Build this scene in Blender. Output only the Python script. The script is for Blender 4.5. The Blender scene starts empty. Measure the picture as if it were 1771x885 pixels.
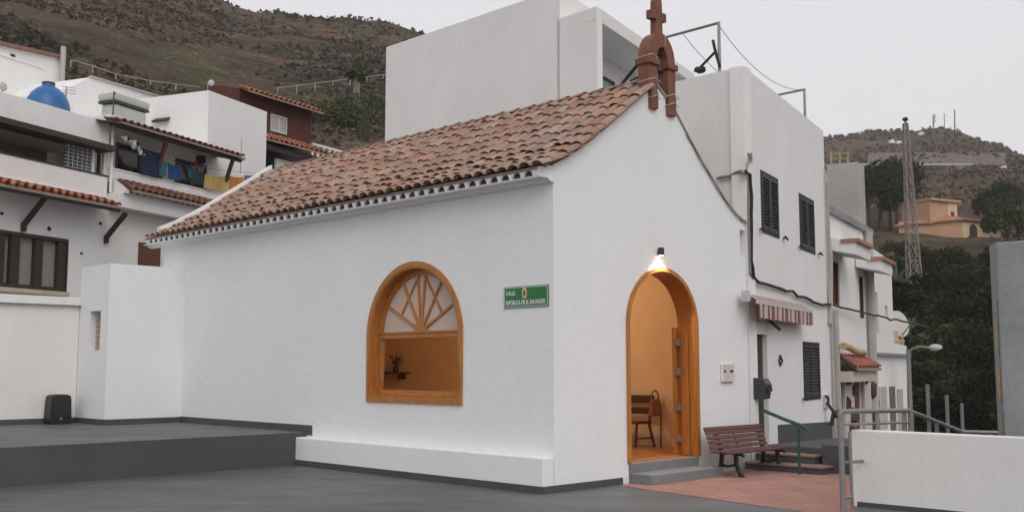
import bpy, bmesh, math, random
from mathutils import Vector, Matrix, geometry, noise
RND = random.Random(11)
SC = bpy.context.scene
COL = SC.collection
# ------------------------------------------------------------------ camera, world, sun, exposure
FPX, CAMZ = 1820.0, 1.75
PITCH = math.atan(190.0 / FPX)
cam = bpy.data.cameras.new('camera'); cam.sensor_width = 36.0; cam.lens = 36.0 * FPX / 1771.0
cam.clip_start = 0.1; cam.clip_end = 3000
cam_o = bpy.data.objects.new('camera', cam); COL.objects.link(cam_o)
cam_o.location = (0, 0, CAMZ); cam_o.rotation_euler = (math.pi / 2 + PITCH, 0, 0)
SC.camera = cam_o
SUN_EL, SUN_AZ = math.radians(42), math.radians(163)      # azimuth clockwise from +Y
wd = bpy.data.worlds.new('World'); SC.world = wd; wd.use_nodes = True
nt = wd.node_tree; bg = nt.nodes['Background']
sky = nt.nodes.new('ShaderNodeTexSky'); sky.sky_type = 'NISHITA'; sky.sun_disc = False
sky.sun_elevation = SUN_EL; sky.sun_rotation = SUN_AZ; sky.air_density = 1.6; sky.dust_density = 3.0
hs = nt.nodes.new('ShaderNodeHueSaturation'); hs.inputs['Saturation'].default_value = 0.35
mx = nt.nodes.new('ShaderNodeMixRGB'); mx.inputs[0].default_value = 0.8
mx.inputs[2].default_value = (8.7, 8.55, 8.85, 1)
nt.links.new(sky.outputs[0], hs.inputs['Color']); nt.links.new(hs.outputs[0], mx.inputs[1])
nt.links.new(mx.outputs[0], bg.inputs['Color']); bg.inputs['Strength'].default_value = 0.1
sl = bpy.data.lights.new('sun', 'SUN'); sl.energy = 0.92; sl.angle = math.radians(40); sl.color = (1.0, 0.975, 0.95)
so = bpy.data.objects.new('sun', sl); COL.objects.link(so)
sd = Vector((math.sin(SUN_AZ) * math.cos(SUN_EL), math.cos(SUN_AZ) * math.cos(SUN_EL), math.sin(SUN_EL)))
so.rotation_euler = (-sd).to_track_quat('-Z', 'Y').to_euler(); so.location = (0, -10, 30)
SC.view_settings.view_transform = 'Standard'; SC.view_settings.look = 'None'
SC.view_settings.gamma = 1; SC.view_settings.use_curve_mapping = False
SC.view_settings.exposure = 0.14
# ------------------------------------------------------------------ helpers
Z = Vector((0, 0, 1)); EYE = Vector((0, 0, CAMZ))
def V(*a): return Vector(a)
def ray(px, py):
    x = (px - 885.5) / FPX; y = (442.5 - py) / FPX
    return V(x, math.cos(PITCH) - y * math.sin(PITCH), math.sin(PITCH) + y * math.cos(PITCH))
def ground(px, py, z=0.0):
    d = ray(px, py); return EYE + d * ((z - CAMZ) / d.z)
def at(px, py, depth):
    d = ray(px, py); return EYE + d * (depth / d.y)
class Fr:                                     # wall frame: a along the wall, b outwards, c up
    def __init__(s, o, a, n): s.o = Vector(o); s.a = Vector(a).normalized(); s.n = Vector(n).normalized()
    def w(s, a, b, c): return s.o + s.a * a + s.n * b + Z * c
    def px(s, px, py, b=0.0):
        d = ray(px, py); q = s.o + s.n * b
        t = (q - EYE).dot(s.n) / d.dot(s.n); h = EYE + d * t
        return (h - s.o).dot(s.a), h.z - s.o.z
    def shift(s, a, b, c): return Fr(s.w(a, b, c), s.a, s.n)
def worg(o):
    r = V(0, 0, 0)
    while o: r += o.location; o = o.parent
    return r
def tag(o, label=None, cat=None, group=None, kind=None):
    if label: o['label'] = label
    if cat: o['category'] = cat
    if group: o['group'] = group
    if kind: o['kind'] = kind
    return o
def thing(name, label, cat, loc, group=None):
    o = bpy.data.objects.new(name, None); COL.objects.link(o); o.location = loc; o.empty_display_size = .2
    return tag(o, label, cat, group)
class MB:
    def __init__(s): s.v = []; s.f = []; s.uv = []
    def add(s, vs, fs):
        k = len(s.v); s.v += [Vector(p) for p in vs]; s.f += [tuple(i + k for i in f) for f in fs]; return s
    def hexa(s, p):                            # 8 points: bottom ring, top ring
        return s.add(p, [(0, 3, 2, 1), (4, 5, 6, 7), (0, 1, 5, 4), (1, 2, 6, 5), (2, 3, 7, 6), (3, 0, 4, 7)])
    def box(s, F, a0, a1, b0, b1, c0, c1):
        return s.hexa([F.w(a, b, c) for c in (c0, c1) for a, b in ((a0, b0), (a1, b0), (a1, b1), (a0, b1))])
    def panel(s, F, outer, holes=(), b0=-.2, b1=0.0):
        loops = [list(outer)] + [list(h) for h in holes]
        flat = [p for l in loops for p in l]
        tris = geometry.tessellate_polygon([[V(p[0], p[1], 0) for p in l] for l in loops])
        n = len(flat)
        vs = [F.w(p[0], b1, p[1]) for p in flat] + [F.w(p[0], b0, p[1]) for p in flat]
        fs = [tuple(t) for t in tris] + [tuple(i + n for i in reversed(t)) for t in tris]
        k = 0
        for l in loops:
            m = len(l)
            for i in range(m): fs.append((k + i, k + (i + 1) % m, n + k + (i + 1) % m, n + k + i))
            k += m
        return s.add(vs, fs)
    def sweep(s, F, path, prof, closed=False):  # path [(a,c)], prof [(off,b)] closed section, off measured along the in-plane normal
        n = len(path); rings = []
        for i, p in enumerate(path):
            p0 = path[i - 1] if (i or closed) else path[i]; p1 = path[(i + 1) % n] if (i < n - 1 or closed) else path[i]
            d = V(p1[0] - p0[0], p1[1] - p0[1], 0).normalized(); nn = V(-d.y, d.x, 0)
            rings.append([F.w(p[0] + nn.x * o, b, p[1] + nn.y * o) for o, b in prof])
        m = len(prof); fs = []
        for i in range(n if closed else n - 1):
            j = (i + 1) % n
            for k in range(m): fs.append((i * m + k, i * m + (k + 1) % m, j * m + (k + 1) % m, j * m + k))
        if not closed: fs += [tuple(range(m)), tuple(reversed(range((n - 1) * m, n * m)))]
        return s.add([p for r in rings for p in r], fs)
    def tube(s, pts, r, n=8, r1=None):
        pts = [Vector(p) for p in pts]; k = len(pts); rings = []; ref = None
        for i, p in enumerate(pts):
            d = (pts[min(i + 1, k - 1)] - pts[max(i - 1, 0)]).normalized()
            if ref is None: ref = V(0, 0, 1) if abs(d.z) < .9 else V(1, 0, 0)
            x = d.cross(ref).normalized(); y = x.cross(d).normalized(); ref = y
            rr = r if r1 is None else r + (r1 - r) * i / (k - 1)
            rings += [p + x * (rr * math.cos(2 * math.pi * j / n)) + y * (rr * math.sin(2 * math.pi * j / n)) for j in range(n)]
        fs = [(i * n + j, i * n + (j + 1) % n, (i + 1) * n + (j + 1) % n, (i + 1) * n + j) for i in range(k - 1) for j in range(n)]
        fs += [tuple(range(n)), tuple(reversed(range((k - 1) * n, k * n)))]
        return s.add(rings, fs)
    def bar(s, p, q, w, h, up=Z):              # square bar
        p = Vector(p); q = Vector(q); d = (q - p).normalized(); x = d.cross(up)
        if x.length < 1e-4: x = d.cross(V(1, 0, 0))
        x.normalize(); y = x.cross(d).normalized()
        c = [(-1, -1), (1, -1), (1, 1), (-1, 1)]
        return s.hexa([e + x * (w / 2 * i) + y * (h / 2 * j) for e in (p, q) for i, j in c])
    def lathe(s, o, prof, n=20, ax=None):      # prof [(r,z)]
        o = Vector(o); vs = []; fs = []; m = len(prof)
        M = Matrix.Identity(3) if ax is None else Vector(ax).to_track_quat('Z', 'Y').to_matrix()
        for r, z in prof:
            vs += [o + M @ V(r * math.cos(2 * math.pi * j / n), r * math.sin(2 * math.pi * j / n), z) for j in range(n)]
        for i in range(m - 1):
            fs += [(i * n + j, i * n + (j + 1) % n, (i + 1) * n + (j + 1) % n, (i + 1) * n + j) for j in range(n)]
        fs += [tuple(reversed(range(n))), tuple(range((m - 1) * n, m * n))]
        return s.add(vs, fs)
    def blob(s, c, r, jit=.2, sub=1, sc=(1, 1, 1)):
        bm = bmesh.new(); bmesh.ops.create_icosphere(bm, subdivisions=sub, radius=1)
        c = Vector(c); off = V(RND.random() * 50, RND.random() * 50, 0)
        vs = []
        for q in bm.verts:
            k = r * (1 + jit * noise.noise(q.co * 1.7 + off) * 2)
            vs.append(c + V(q.co.x * sc[0], q.co.y * sc[1], q.co.z * sc[2]) * k)
        fs = [tuple(x.index for x in f.verts) for f in bm.faces]; bm.free()
        return s.add(vs, fs)
    def build(s, name, m, parent=None, smooth=False, bevel=0.0, **tg):
        org = worg(parent) if parent else (sum(s.v, V(0, 0, 0)) / max(1, len(s.v)) if tg.get('center', True) else V(0, 0, 0))
        if not parent:
            org = V(org.x, org.y, min(p.z for p in s.v))
        tg.pop('center', None)
        me = bpy.data.meshes.new(name); me.from_pydata([p - org for p in s.v], [], s.f); me.update()
        bm = bmesh.new(); bm.from_mesh(me); bmesh.ops.recalc_face_normals(bm, faces=bm.faces); bm.to_mesh(me); bm.free()
        o = bpy.data.objects.new(name, me); COL.objects.link(o)
        if parent: o.parent = parent
        else: o.location = org
        for mm in (m if isinstance(m, (list, tuple)) else [m]): me.materials.append(mm)
        if smooth:
            for p in me.polygons: p.use_smooth = True
            me.set_sharp_from_angle(angle=math.radians(40))
        if bevel:
            b = o.modifiers.new('bevel', 'BEVEL'); b.width = bevel; b.segments = 2; b.limit_method = 'ANGLE'; b.angle_limit = math.radians(50)
        return tag(o, **tg)
def copy_tree(o, parent=None):
    c = o.copy(); COL.objects.link(c); c.parent = parent
    for ch in list(o.children): copy_tree(ch, c)
    return c
def arch(a0, a1, c0, cs, n=20):                # outline of an arched opening, counter-clockwise, from bottom left
    r = (a1 - a0) / 2; m = (a0 + a1) / 2
    return [(a0, c0), (a1, c0)] + [(m + r * math.cos(math.pi * i / n), cs + r * math.sin(math.pi * i / n)) for i in range(n + 1)]
def rect(a0, a1, c0, c1): return [(a0, c0), (a1, c0), (a1, c1), (a0, c1)]
# ------------------------------------------------------------------ materials
def mat(name, col, rough=.6, var=.12, scale=4.0, bump=.0, bscale=60.0, col2=None, stretch=(1, 1, 1), island=0.0, metal=0.0, detail=6, spec=None, fine=0.0):
    m = bpy.data.materials.new(name); m.use_nodes = True; n = m.node_tree.nodes; L = m.node_tree.links
    b = n['Principled BSDF']; b.inputs['Roughness'].default_value = rough; b.inputs['Metallic'].default_value = metal
    if spec is not None: b.inputs['Specular IOR Level'].default_value = spec
    g = n.new('ShaderNodeNewGeometry'); mp = n.new('ShaderNodeMapping'); mp.inputs['Scale'].default_value = stretch
    L.new(g.outputs['Position'], mp.inputs[0])
    t = n.new('ShaderNodeTexNoise'); t.inputs['Scale'].default_value = scale; t.inputs['Detail'].default_value = detail; t.inputs['Roughness'].default_value = .6
    L.new(mp.outputs[0], t.inputs['Vector'])
    r = n.new('ShaderNodeValToRGB'); r.color_ramp.elements[0].position = .3; r.color_ramp.elements[1].position = .7
    c = Vector(col[:3]); d = Vector(col2[:3]) if col2 else c * (1 + var)
    lo = c * (1 - var) if not col2 else c
    r.color_ramp.elements[0].color = (*lo, 1); r.color_ramp.elements[1].color = (*[min(1, x) for x in d], 1)
    L.new(t.outputs['Fac'], r.inputs[0]); out = r.outputs[0]
    if island:
        h = n.new('ShaderNodeHueSaturation'); mr = n.new('ShaderNodeMapRange')
        mr.inputs['To Min'].default_value = 1 - island; mr.inputs['To Max'].default_value = 1 + island
        L.new(g.outputs['Random Per Island'], mr.inputs[0]); L.new(mr.outputs[0], h.inputs['Value'])
        wn = n.new('ShaderNodeTexWhiteNoise'); wn.noise_dimensions = '1D'; L.new(g.outputs['Random Per Island'], wn.inputs['W'])
        m2 = n.new('ShaderNodeMapRange'); m2.inputs['To Min'].default_value = .7; m2.inputs['To Max'].default_value = 1.15
        L.new(wn.outputs['Value'], m2.inputs[0]); L.new(m2.outputs[0], h.inputs['Saturation'])
        L.new(out, h.inputs['Color']); out = h.outputs[0]
    if fine:
        t3 = n.new('ShaderNodeTexNoise'); t3.inputs['Scale'].default_value = scale * 14; t3.inputs['Detail'].default_value = 8
        L.new(mp.outputs[0], t3.inputs['Vector']); m3 = n.new('ShaderNodeMapRange'); m3.inputs['From Min'].default_value = .3; m3.inputs['From Max'].default_value = .7
        m3.inputs['To Min'].default_value = 1 - fine; m3.inputs['To Max'].default_value = 1 + fine * .6
        L.new(t3.outputs['Fac'], m3.inputs[0]); mm = n.new('ShaderNodeMixRGB'); mm.blend_type = 'MULTIPLY'; mm.inputs[0].default_value = 1
        L.new(out, mm.inputs[1]); L.new(m3.outputs[0], mm.inputs[2]); out = mm.outputs[0]
    L.new(out, b.inputs['Base Color'])
    if bump:
        t2 = n.new('ShaderNodeTexNoise'); t2.inputs['Scale'].default_value = bscale; t2.inputs['Detail'].default_value = 5
        L.new(mp.outputs[0], t2.inputs['Vector'])
        bp = n.new('ShaderNodeBump'); bp.inputs['Strength'].default_value = bump; bp.inputs['Distance'].default_value = .02
        L.new(t2.outputs['Fac'], bp.inputs['Height']); L.new(bp.outputs[0], b.inputs['Normal'])
    return m
def emit(name, col, s):
    m = bpy.data.materials.new(name); m.use_nodes = True; b = m.node_tree.nodes['Principled BSDF']
    b.inputs['Emission Color'].default_value = (*col, 1); b.inputs['Emission Strength'].default_value = s; b.inputs['Base Color'].default_value = (*col, 1)
    return m
WHITE = mat('white_plaster', (.81, .81, .81), .85, .022, .8, .4, 7, stretch=(1, 1, .9), fine=.018)
WHITE2 = mat('aged_white_plaster', (.79, .78, .765), .88, .04, .9, .3, 7, stretch=(1.2, 1.2, .5), fine=.03)
WHITE3 = mat('cream_white_plaster', (.78, .77, .74), .88, .04, .8, .3, 7, stretch=(1.2, 1.2, .5), fine=.03)
def floorpaint(name):
    m = bpy.data.materials.new(name); m.use_nodes = True; n = m.node_tree.nodes; L = m.node_tree.links; b = n['Principled BSDF']
    g = n.new('ShaderNodeNewGeometry')
    def nz(s, d, st, rot, dist=0.0):
        mp = n.new('ShaderNodeMapping'); mp.inputs['Rotation'].default_value = (0, 0, rot); mp.inputs['Scale'].default_value = st; L.new(g.outputs['Position'], mp.inputs[0])
        t = n.new('ShaderNodeTexNoise'); t.inputs['Scale'].default_value = s; t.inputs['Detail'].default_value = d; t.inputs['Roughness'].default_value = .6; t.inputs['Distortion'].default_value = dist
        L.new(mp.outputs[0], t.inputs['Vector']); return t.outputs['Fac']
    def mr(f, a, c, lo, hi):
        r = n.new('ShaderNodeMapRange'); r.inputs['From Min'].default_value = a; r.inputs['From Max'].default_value = c; r.inputs['To Min'].default_value = lo; r.inputs['To Max'].default_value = hi; L.new(f, r.inputs[0]); return r.outputs[0]
    def mul(a, c):
        q = n.new('ShaderNodeMath'); q.operation = 'MULTIPLY'; L.new(a, q.inputs[0]); L.new(c, q.inputs[1]); return q.outputs[0]
    a = mr(nz(.8, 6, (.55, 1.1, 1), math.radians(20), .5), .36, .68, .86, 1.22)
    c = mr(nz(3.0, 7, (.5, 1.2, 1), math.radians(-25), .4), .3, .7, .90, 1.12)
    d = mr(nz(70, 4, (1, 1, 1), 0), .3, .7, .88, 1.10)
    e = mr(nz(.35, 3, (1, 1, 1), 0), .3, .7, .86, 1.14)
    k = mul(mul(a, c), mul(d, e)); q = n.new('ShaderNodeMixRGB'); q.blend_type = 'MULTIPLY'; q.inputs[0].default_value = 1; q.inputs[1].default_value = (.096, .098, .103, 1); L.new(k, q.inputs[2]); L.new(q.outputs[0], b.inputs['Base Color'])
    L.new(mr(nz(1.3, 5, (.4, 1.2, 1), math.radians(20)), .35, .65, .45, .7), b.inputs['Roughness'])
    bp = n.new('ShaderNodeBump'); bp.inputs['Strength'].default_value = .25; bp.inputs['Distance'].default_value = .01; L.new(nz(45, 5, (1, 1, 1), 0), bp.inputs['Height']); L.new(bp.outputs[0], b.inputs['Normal'])
    return m
GREYP = floorpaint('grey_floor_paint')
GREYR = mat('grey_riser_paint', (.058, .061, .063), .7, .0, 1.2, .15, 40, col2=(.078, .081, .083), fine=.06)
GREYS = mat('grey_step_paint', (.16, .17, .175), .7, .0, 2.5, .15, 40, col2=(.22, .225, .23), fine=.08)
PINE = mat('varnished_pine', (.33, .115, .02), .35, .0, 5.0, .08, 30, col2=(.55, .22, .045), stretch=(5, 5, .6), fine=.22)
PINED = mat('varnished_pine_door', (.30, .095, .018), .38, .0, 4.0, .08, 30, col2=(.52, .19, .035), stretch=(7, 7, .5), fine=.25)
TILE = mat('clay_roof_tile', (.27, .155, .107), .9, .0, 1.6, .3, 60, col2=(.40, .25, .182), island=.15, fine=.16)
TILER = mat('red_clay_tile', (.30, .085, .035), .85, .0, 2.2, .3, 60, col2=(.45, .16, .08), island=.2, fine=.12)
TILED = mat('weathered_clay_tile', (.15, .055, .035), .85, .0, 2.2, .3, 60, col2=(.28, .12, .08), island=.25, fine=.12)
MORTAR = mat('roof_mortar', (.30, .23, .19), .9, .2, 4, .4, 50)
STONE = mat('red_volcanic_stone', (.17, .068, .045), .9, .0, 6, .5, 40, col2=(.26, .11, .075), fine=.15)
IRON = mat('black_cast_iron', (.012, .012, .013), .5, .2, 20)
SLAT = mat('brown_bench_slat', (.10, .034, .026), .65, .0, 6, .1, 40, col2=(.155, .058, .046), spec=.2, island=.15, stretch=(1, 1, 6))
STEEL = mat('galvanised_steel', (.28, .28, .28), .5, .12, 10, metal=.6)
DKMET = mat('dark_metal', (.05, .05, .052), .5, .15, 10, metal=.5)
SHUT = mat('dark_brown_shutter', (.035, .033, .035), .5, .15, 8)
DKWOOD = mat('dark_brown_wood', (.038, .022, .016), .55, .2, 6, stretch=(6, 6, .8))
MIDWOOD = mat('brown_wood', (.12, .045, .022), .55, .25, 6, stretch=(6, 6, .8))
INTW = mat('interior_cream_wall', (.80, .60, .37), .85, .05, 2, .15, 20)
INTF = mat('interior_tile_floor', (.42, .17, .06), .35, .2, 3)
GREEN = mat('green_sign_enamel', (.012, .16, .035), .35, .08, 6)
LETTER = mat('white_lettering', (.75, .76, .74), .5, .04, 30)
GRAIL = mat('dark_green_paint', (.012, .07, .035), .45, .1, 12)
CABLE = mat('black_cable', (.02, .02, .02), .6, .1, 20)
CABLEG = mat('grey_cable', (.22, .22, .22), .7, .2, 20)
PINK = mat('pink_paving', (.27, .125, .10), .85, .0, 3, .3, 40, col2=(.37, .185, .15), fine=.15)
BLUE = mat('blue_tank_plastic', (.012, .11, .30), .4, .12, 3)
GREYT = mat('grey_tank_fibre', (.42, .42, .39), .7, .08, 3)
BROWNW = mat('maroon_wall', (.085, .026, .018), .85, .08, 1.5, .2, 20)
GLASSD = mat('dark_window_glass', (.02, .022, .024), .12, .1, 2)
CURT = mat('window_curtain', (.27, .26, .235), .7, .12, 9, stretch=(8, 8, .6))
FROST = mat('frosted_pane', (.56, .44, .36), .4, .05, 3)
BLACKP = mat('black_plastic', (.012, .012, .013), .45, .2, 30)
CONC = mat('grey_concrete', (.21, .22, .23), .9, .0, 1.2, .4, 25, col2=(.29, .30, .31), fine=.1)
CONCL = mat('pale_concrete', (.42, .40, .37), .9, .12, 1.2, .4, 25, fine=.1)
YELL = mat('yellow_tape', (.34, .27, .16), .8, .35, 8)
ROCK = mat('dark_basalt', (.030, .026, .024), .95, .5, 1.4, .8, 8)
TERRA = mat('orange_render', (.50, .30, .19), .9, .08, 1.0)
TERRAY = mat('yellow_render', (.60, .46, .29), .9, .08, 1.0)
REDP = mat('red_tile_paint', (.30, .10, .08), .85, .25, 6)
CREAMB = mat('beige_canvas', (.52, .36, .20), .9, .12, 5)
# ------------------------------------------------------------------ plan frames (metres)
r2 = math.sqrt(.5)
U = V(r2, r2, 0); VV = V(-r2, r2, 0)           # chapel: U along the gable front, VV along the long side
B0 = ground(939, 854)
C0 = B0 + U * .229
FR = Fr(C0, U, -VV); LW = Fr(C0, VV, -U); BL = Fr(B0, VV, -U)
TP = B0 + VV * 6.064; TR = Fr(TP, U, -VV)
KK = V(-8.166, 21.304, .57); BF = Fr(KK, U, -VV); BS = Fr(KK, VV, -U)
HC = C0 + U * 5.03
th = math.radians(29.6); HA = V(math.sin(th), math.cos(th), 0); HN = V(math.cos(th), -math.sin(th), 0)
HF = Fr(HC, HA, HN); HL = Fr(HC, VV, -U)
tg_ = math.radians(22.6); GA = V(math.sin(tg_), math.cos(tg_), 0); GN = V(math.cos(tg_), -math.sin(tg_), 0)
GF = Fr(V((0 - 885.5) / FPX * 24.5, 24.5, 0), GA, GN)
def pxa(x): return math.atan((x - 885.5) / FPX)
# ------------------------------------------------------------------ terrain
RIDGE = [(-2600, -500), (-900, -330), (0, -170), (300, -48), (430, 0), (500, 10), (570, 18), (640, 30), (690, 40), (730, 52), (770, 85), (850, 150), (1000, 215), (1200, 235), (1424, 229),
         (1480, 226), (1520, 222), (1570, 221), (1600, 223), (1640, 216), (1672, 222), (1700, 233), (1730, 245), (1750, 252), (1771, 268), (1850, 320), (2100, 420), (3200, 560)]
def lerp(tab, x):
    if x <= tab[0][0]: return tab[0][1]
    for (x0, y0), (x1, y1) in zip(tab, tab[1:]):
        if x <= x1: return y0 + (y1 - y0) * (x - x0) / (x1 - x0)
    return tab[-1][1]
def sstep(a, b, x):
    t = max(0, min(1, (x - a) / (b - a))); return t * t * (3 - 2 * t)
def terr(phi, r):
    """height of the land at bearing phi (from +Y, clockwise) and distance r"""
    ap = abs(phi)
    if ap > 1.2:
        return -.6 + 0 * r
    x = 885.5 + FPX * math.tan(max(-1.15, min(1.15, phi)))
    x = max(-2600, min(3200, x))
    el = (632 - lerp(RIDGE, x)) / FPX * math.cos(phi)
    k = sstep(980, 1400, x)                     # 0 left hill, 1 right hill
    RL, RR = 190.0, 420.0
    zl, zr = CAMZ + el * RL, CAMZ + el * RR
    left = lerp([(0, -.6), (31, -.6), (37, 3.5), (48, 7.5), (RL, zl), (RL + 60, zl - 8), (RL + 500, zl - 60)], r)
    right = lerp([(0, -.6), (19, -.6), (27, -3.5), (48, -6.5), (60, -4.0), (75, 2), (95, 8), (122, 13.5), (200, 32), (300, 56), (RR, zr), (RR + 90, zr - 14), (RR + 900, zr - 120)], r)
    z = left * (1 - k) + right * k
    f = sstep(1.2, 1.0, ap); z = -.6 + (z + .6) * f
    if r > 40:
        px, py = r * math.sin(phi), r * math.cos(phi)
        am = min(1, (r - 40) / 60)
        sc = .035 if r < 260 else .02
        z += am * (2.2 * noise.noise(V(px * sc, py * sc, 1.3)) + 1.0 * noise.noise(V(px * sc * 3.1, py * sc * 3.1, 4)) + .45 * noise.noise(V(px * sc * 8, py * sc * 8, 8)))
    return z
def tpos(phi, r): return V(r * math.sin(phi), r * math.cos(phi), terr(phi, r))
def thit(px, py, r0=34.0, r1=460.0):
    d = ray(px, py); phi = math.atan2(d.x, d.y); e = d.z / math.hypot(d.x, d.y); r = r0
    while r < r1:
        if terr(phi, r) >= CAMZ + e * r: return tpos(phi, r), r, phi
        r += .6
    return None
phis = [math.radians(a) for a in range(-180, -44, 8)] + [math.radians(-44 + 88 * i / 330) for i in range(331)] + [math.radians(a) for a in range(52, 180, 8)]
rs = [0, 6, 12, 18, 22, 26, 30, 33, 36, 39, 42, 45, 48] + [48 + 2.2 * i for i in range(1, 66)] + [200 + 6 * i for i in range(0, 40)] + [450, 480, 520, 600, 700]
tb = MB(); n = len(phis)
tb.v = [tpos(p, r) if r else V(0, 0, -.6) for r in rs for p in phis]
tb.f = [(i * n + j, i * n + (j + 1) % n, (i + 1) * n + (j + 1) % n, (i + 1) * n + j) for i in range(len(rs) - 1) for j in range(n)]
HILLM = bpy.data.materials.new('hillside_scrub'); HILLM.use_nodes = True
def hill_mat(m):
    n = m.node_tree.nodes; L = m.node_tree.links; b = n['Principled BSDF']; b.inputs['Roughness'].default_value = .95; b.inputs['Specular IOR Level'].default_value = .1
    g = n.new('ShaderNodeNewGeometry')
    def nz(s, d=8, st=(1, 1, 1)):
        mp = n.new('ShaderNodeMapping'); mp.inputs['Scale'].default_value = st; L.new(g.outputs['Position'], mp.inputs[0])
        t = n.new('ShaderNodeTexNoise'); t.inputs['Scale'].default_value = s; t.inputs['Detail'].default_value = d; t.inputs['Roughness'].default_value = .65
        L.new(mp.outputs[0], t.inputs['Vector']); return t.outputs['Fac']
    def rmp(f, p0, p1):
        r = n.new('ShaderNodeMapRange'); r.inputs['From Min'].default_value = p0; r.inputs['From Max'].default_value = p1; L.new(f, r.inputs[0]); return r.outputs[0]
    def mix(f, a, c):
        q = n.new('ShaderNodeMixRGB'); L.new(f, q.inputs[0])
        for k, s in ((1, a), (2, c)):
            if isinstance(s, tuple): q.inputs[k].default_value = (*s, 1)
            else: L.new(s, q.inputs[k])
        return q.outputs[0]
    soil = mix(rmp(nz(.05), .4, .62), (.150, .098, .066), (.165, .085, .062))
    soil = mix(rmp(nz(.9), .35, .7), soil, (.088, .062, .042))
    rock = mix(rmp(nz(.7), .4, .6), (.035, .031, .028), (.085, .072, .062))
    c1 = mix(rmp(nz(.03, 6, (1, 1, 3)), .50, .60), soil, rock)
    grn = mix(rmp(nz(.6), .4, .6), (.125, .105, .055), (.092, .076, .042))
    c2 = mix(rmp(nz(.028, 7), .50, .66), c1, grn)
    c3 = mix(rmp(nz(1.1, 4), .56, .63), c2, (.15, .145, .085))
    def mlt(c, f, lo, hi):
        r = n.new('ShaderNodeMapRange'); r.inputs['From Min'].default_value = .32; r.inputs['From Max'].default_value = .68; r.inputs['To Min'].default_value = lo; r.inputs['To Max'].default_value = hi; L.new(f, r.inputs[0])
        q = n.new('ShaderNodeMixRGB'); q.blend_type = 'MULTIPLY'; q.inputs[0].default_value = 1; L.new(c, q.inputs[1]); L.new(r.outputs[0], q.inputs[2]); return q.outputs[0]
    c3 = mlt(mlt(mlt(c3, nz(.16, 8, (1, 1, 2.2)), .55, 1.3), nz(2.2, 5), .6, 1.25), nz(.045, 5, (1, 1, 3)), .6, 1.2)
    L.new(c3, b.inputs['Base Color'])
    bp = n.new('ShaderNodeBump'); bp.inputs['Strength'].default_value = 1; bp.inputs['Distance'].default_value = 1.2
    L.new(nz(.8, 6), bp.inputs['Height']); L.new(bp.outputs[0], b.inputs['Normal'])
hill_mat(HILLM)
tb.build('terrain', HILLM, smooth=True, kind='structure', center=False)
# shrubs on the hillsides: one uncountable ground cover
SHRUB = mat('scrub_leaves', (.070, .060, .034), .9, .0, .06, col2=(.165, .132, .080), island=.35, spec=.05)
sb = MB()
def shrub(p, r):
    for _ in range(11):
        a = RND.uniform(0, 6.283); e = RND.uniform(0, 1.45); d = V(math.cos(a) * math.cos(e), math.sin(a) * math.cos(e), math.sin(e))
        c = p + d * r * RND.uniform(.3, .95); b = RND.uniform(0, 6.283); k = r * RND.uniform(.28, .55)
        u = V(math.cos(b), math.sin(b), RND.uniform(-.6, .6)) * k; w = V(-math.sin(b) * .6, math.cos(b) * .6, RND.uniform(.3, 1)) * k
        n = len(sb.v); sb.v += [c - u, c + w, c + u, c - w]; sb.f.append((n, n + 1, n + 2, n + 3))
for i in range(15000):
    phi = math.radians(RND.uniform(-30, -2.5)); r = 50 + 150 * RND.random() ** 1.1
    if noise.noise(V(r * math.sin(phi) * .05, r * math.cos(phi) * .05, 9)) < RND.uniform(-.4, .25): continue
    shrub(tpos(phi, r), RND.choice((.10, .12, .15, .18, .22, .34)) * (1 + r / 250))
for i in range(5000):
    phi = math.radians(RND.uniform(15, 30)); r = 90 + 345 * RND.random()
    if noise.noise(V(r * math.sin(phi) * .03, r * math.cos(phi) * .03, 5)) < RND.uniform(-.4, .2): continue
    shrub(tpos(phi, r), RND.uniform(.25, .8) * (.6 + r / 400))
sb.build('hillside_shrubs', SHRUB, smooth=True, kind='stuff', label='low scrub scattered over the hillsides', cat='shrubs', center=False)
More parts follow.
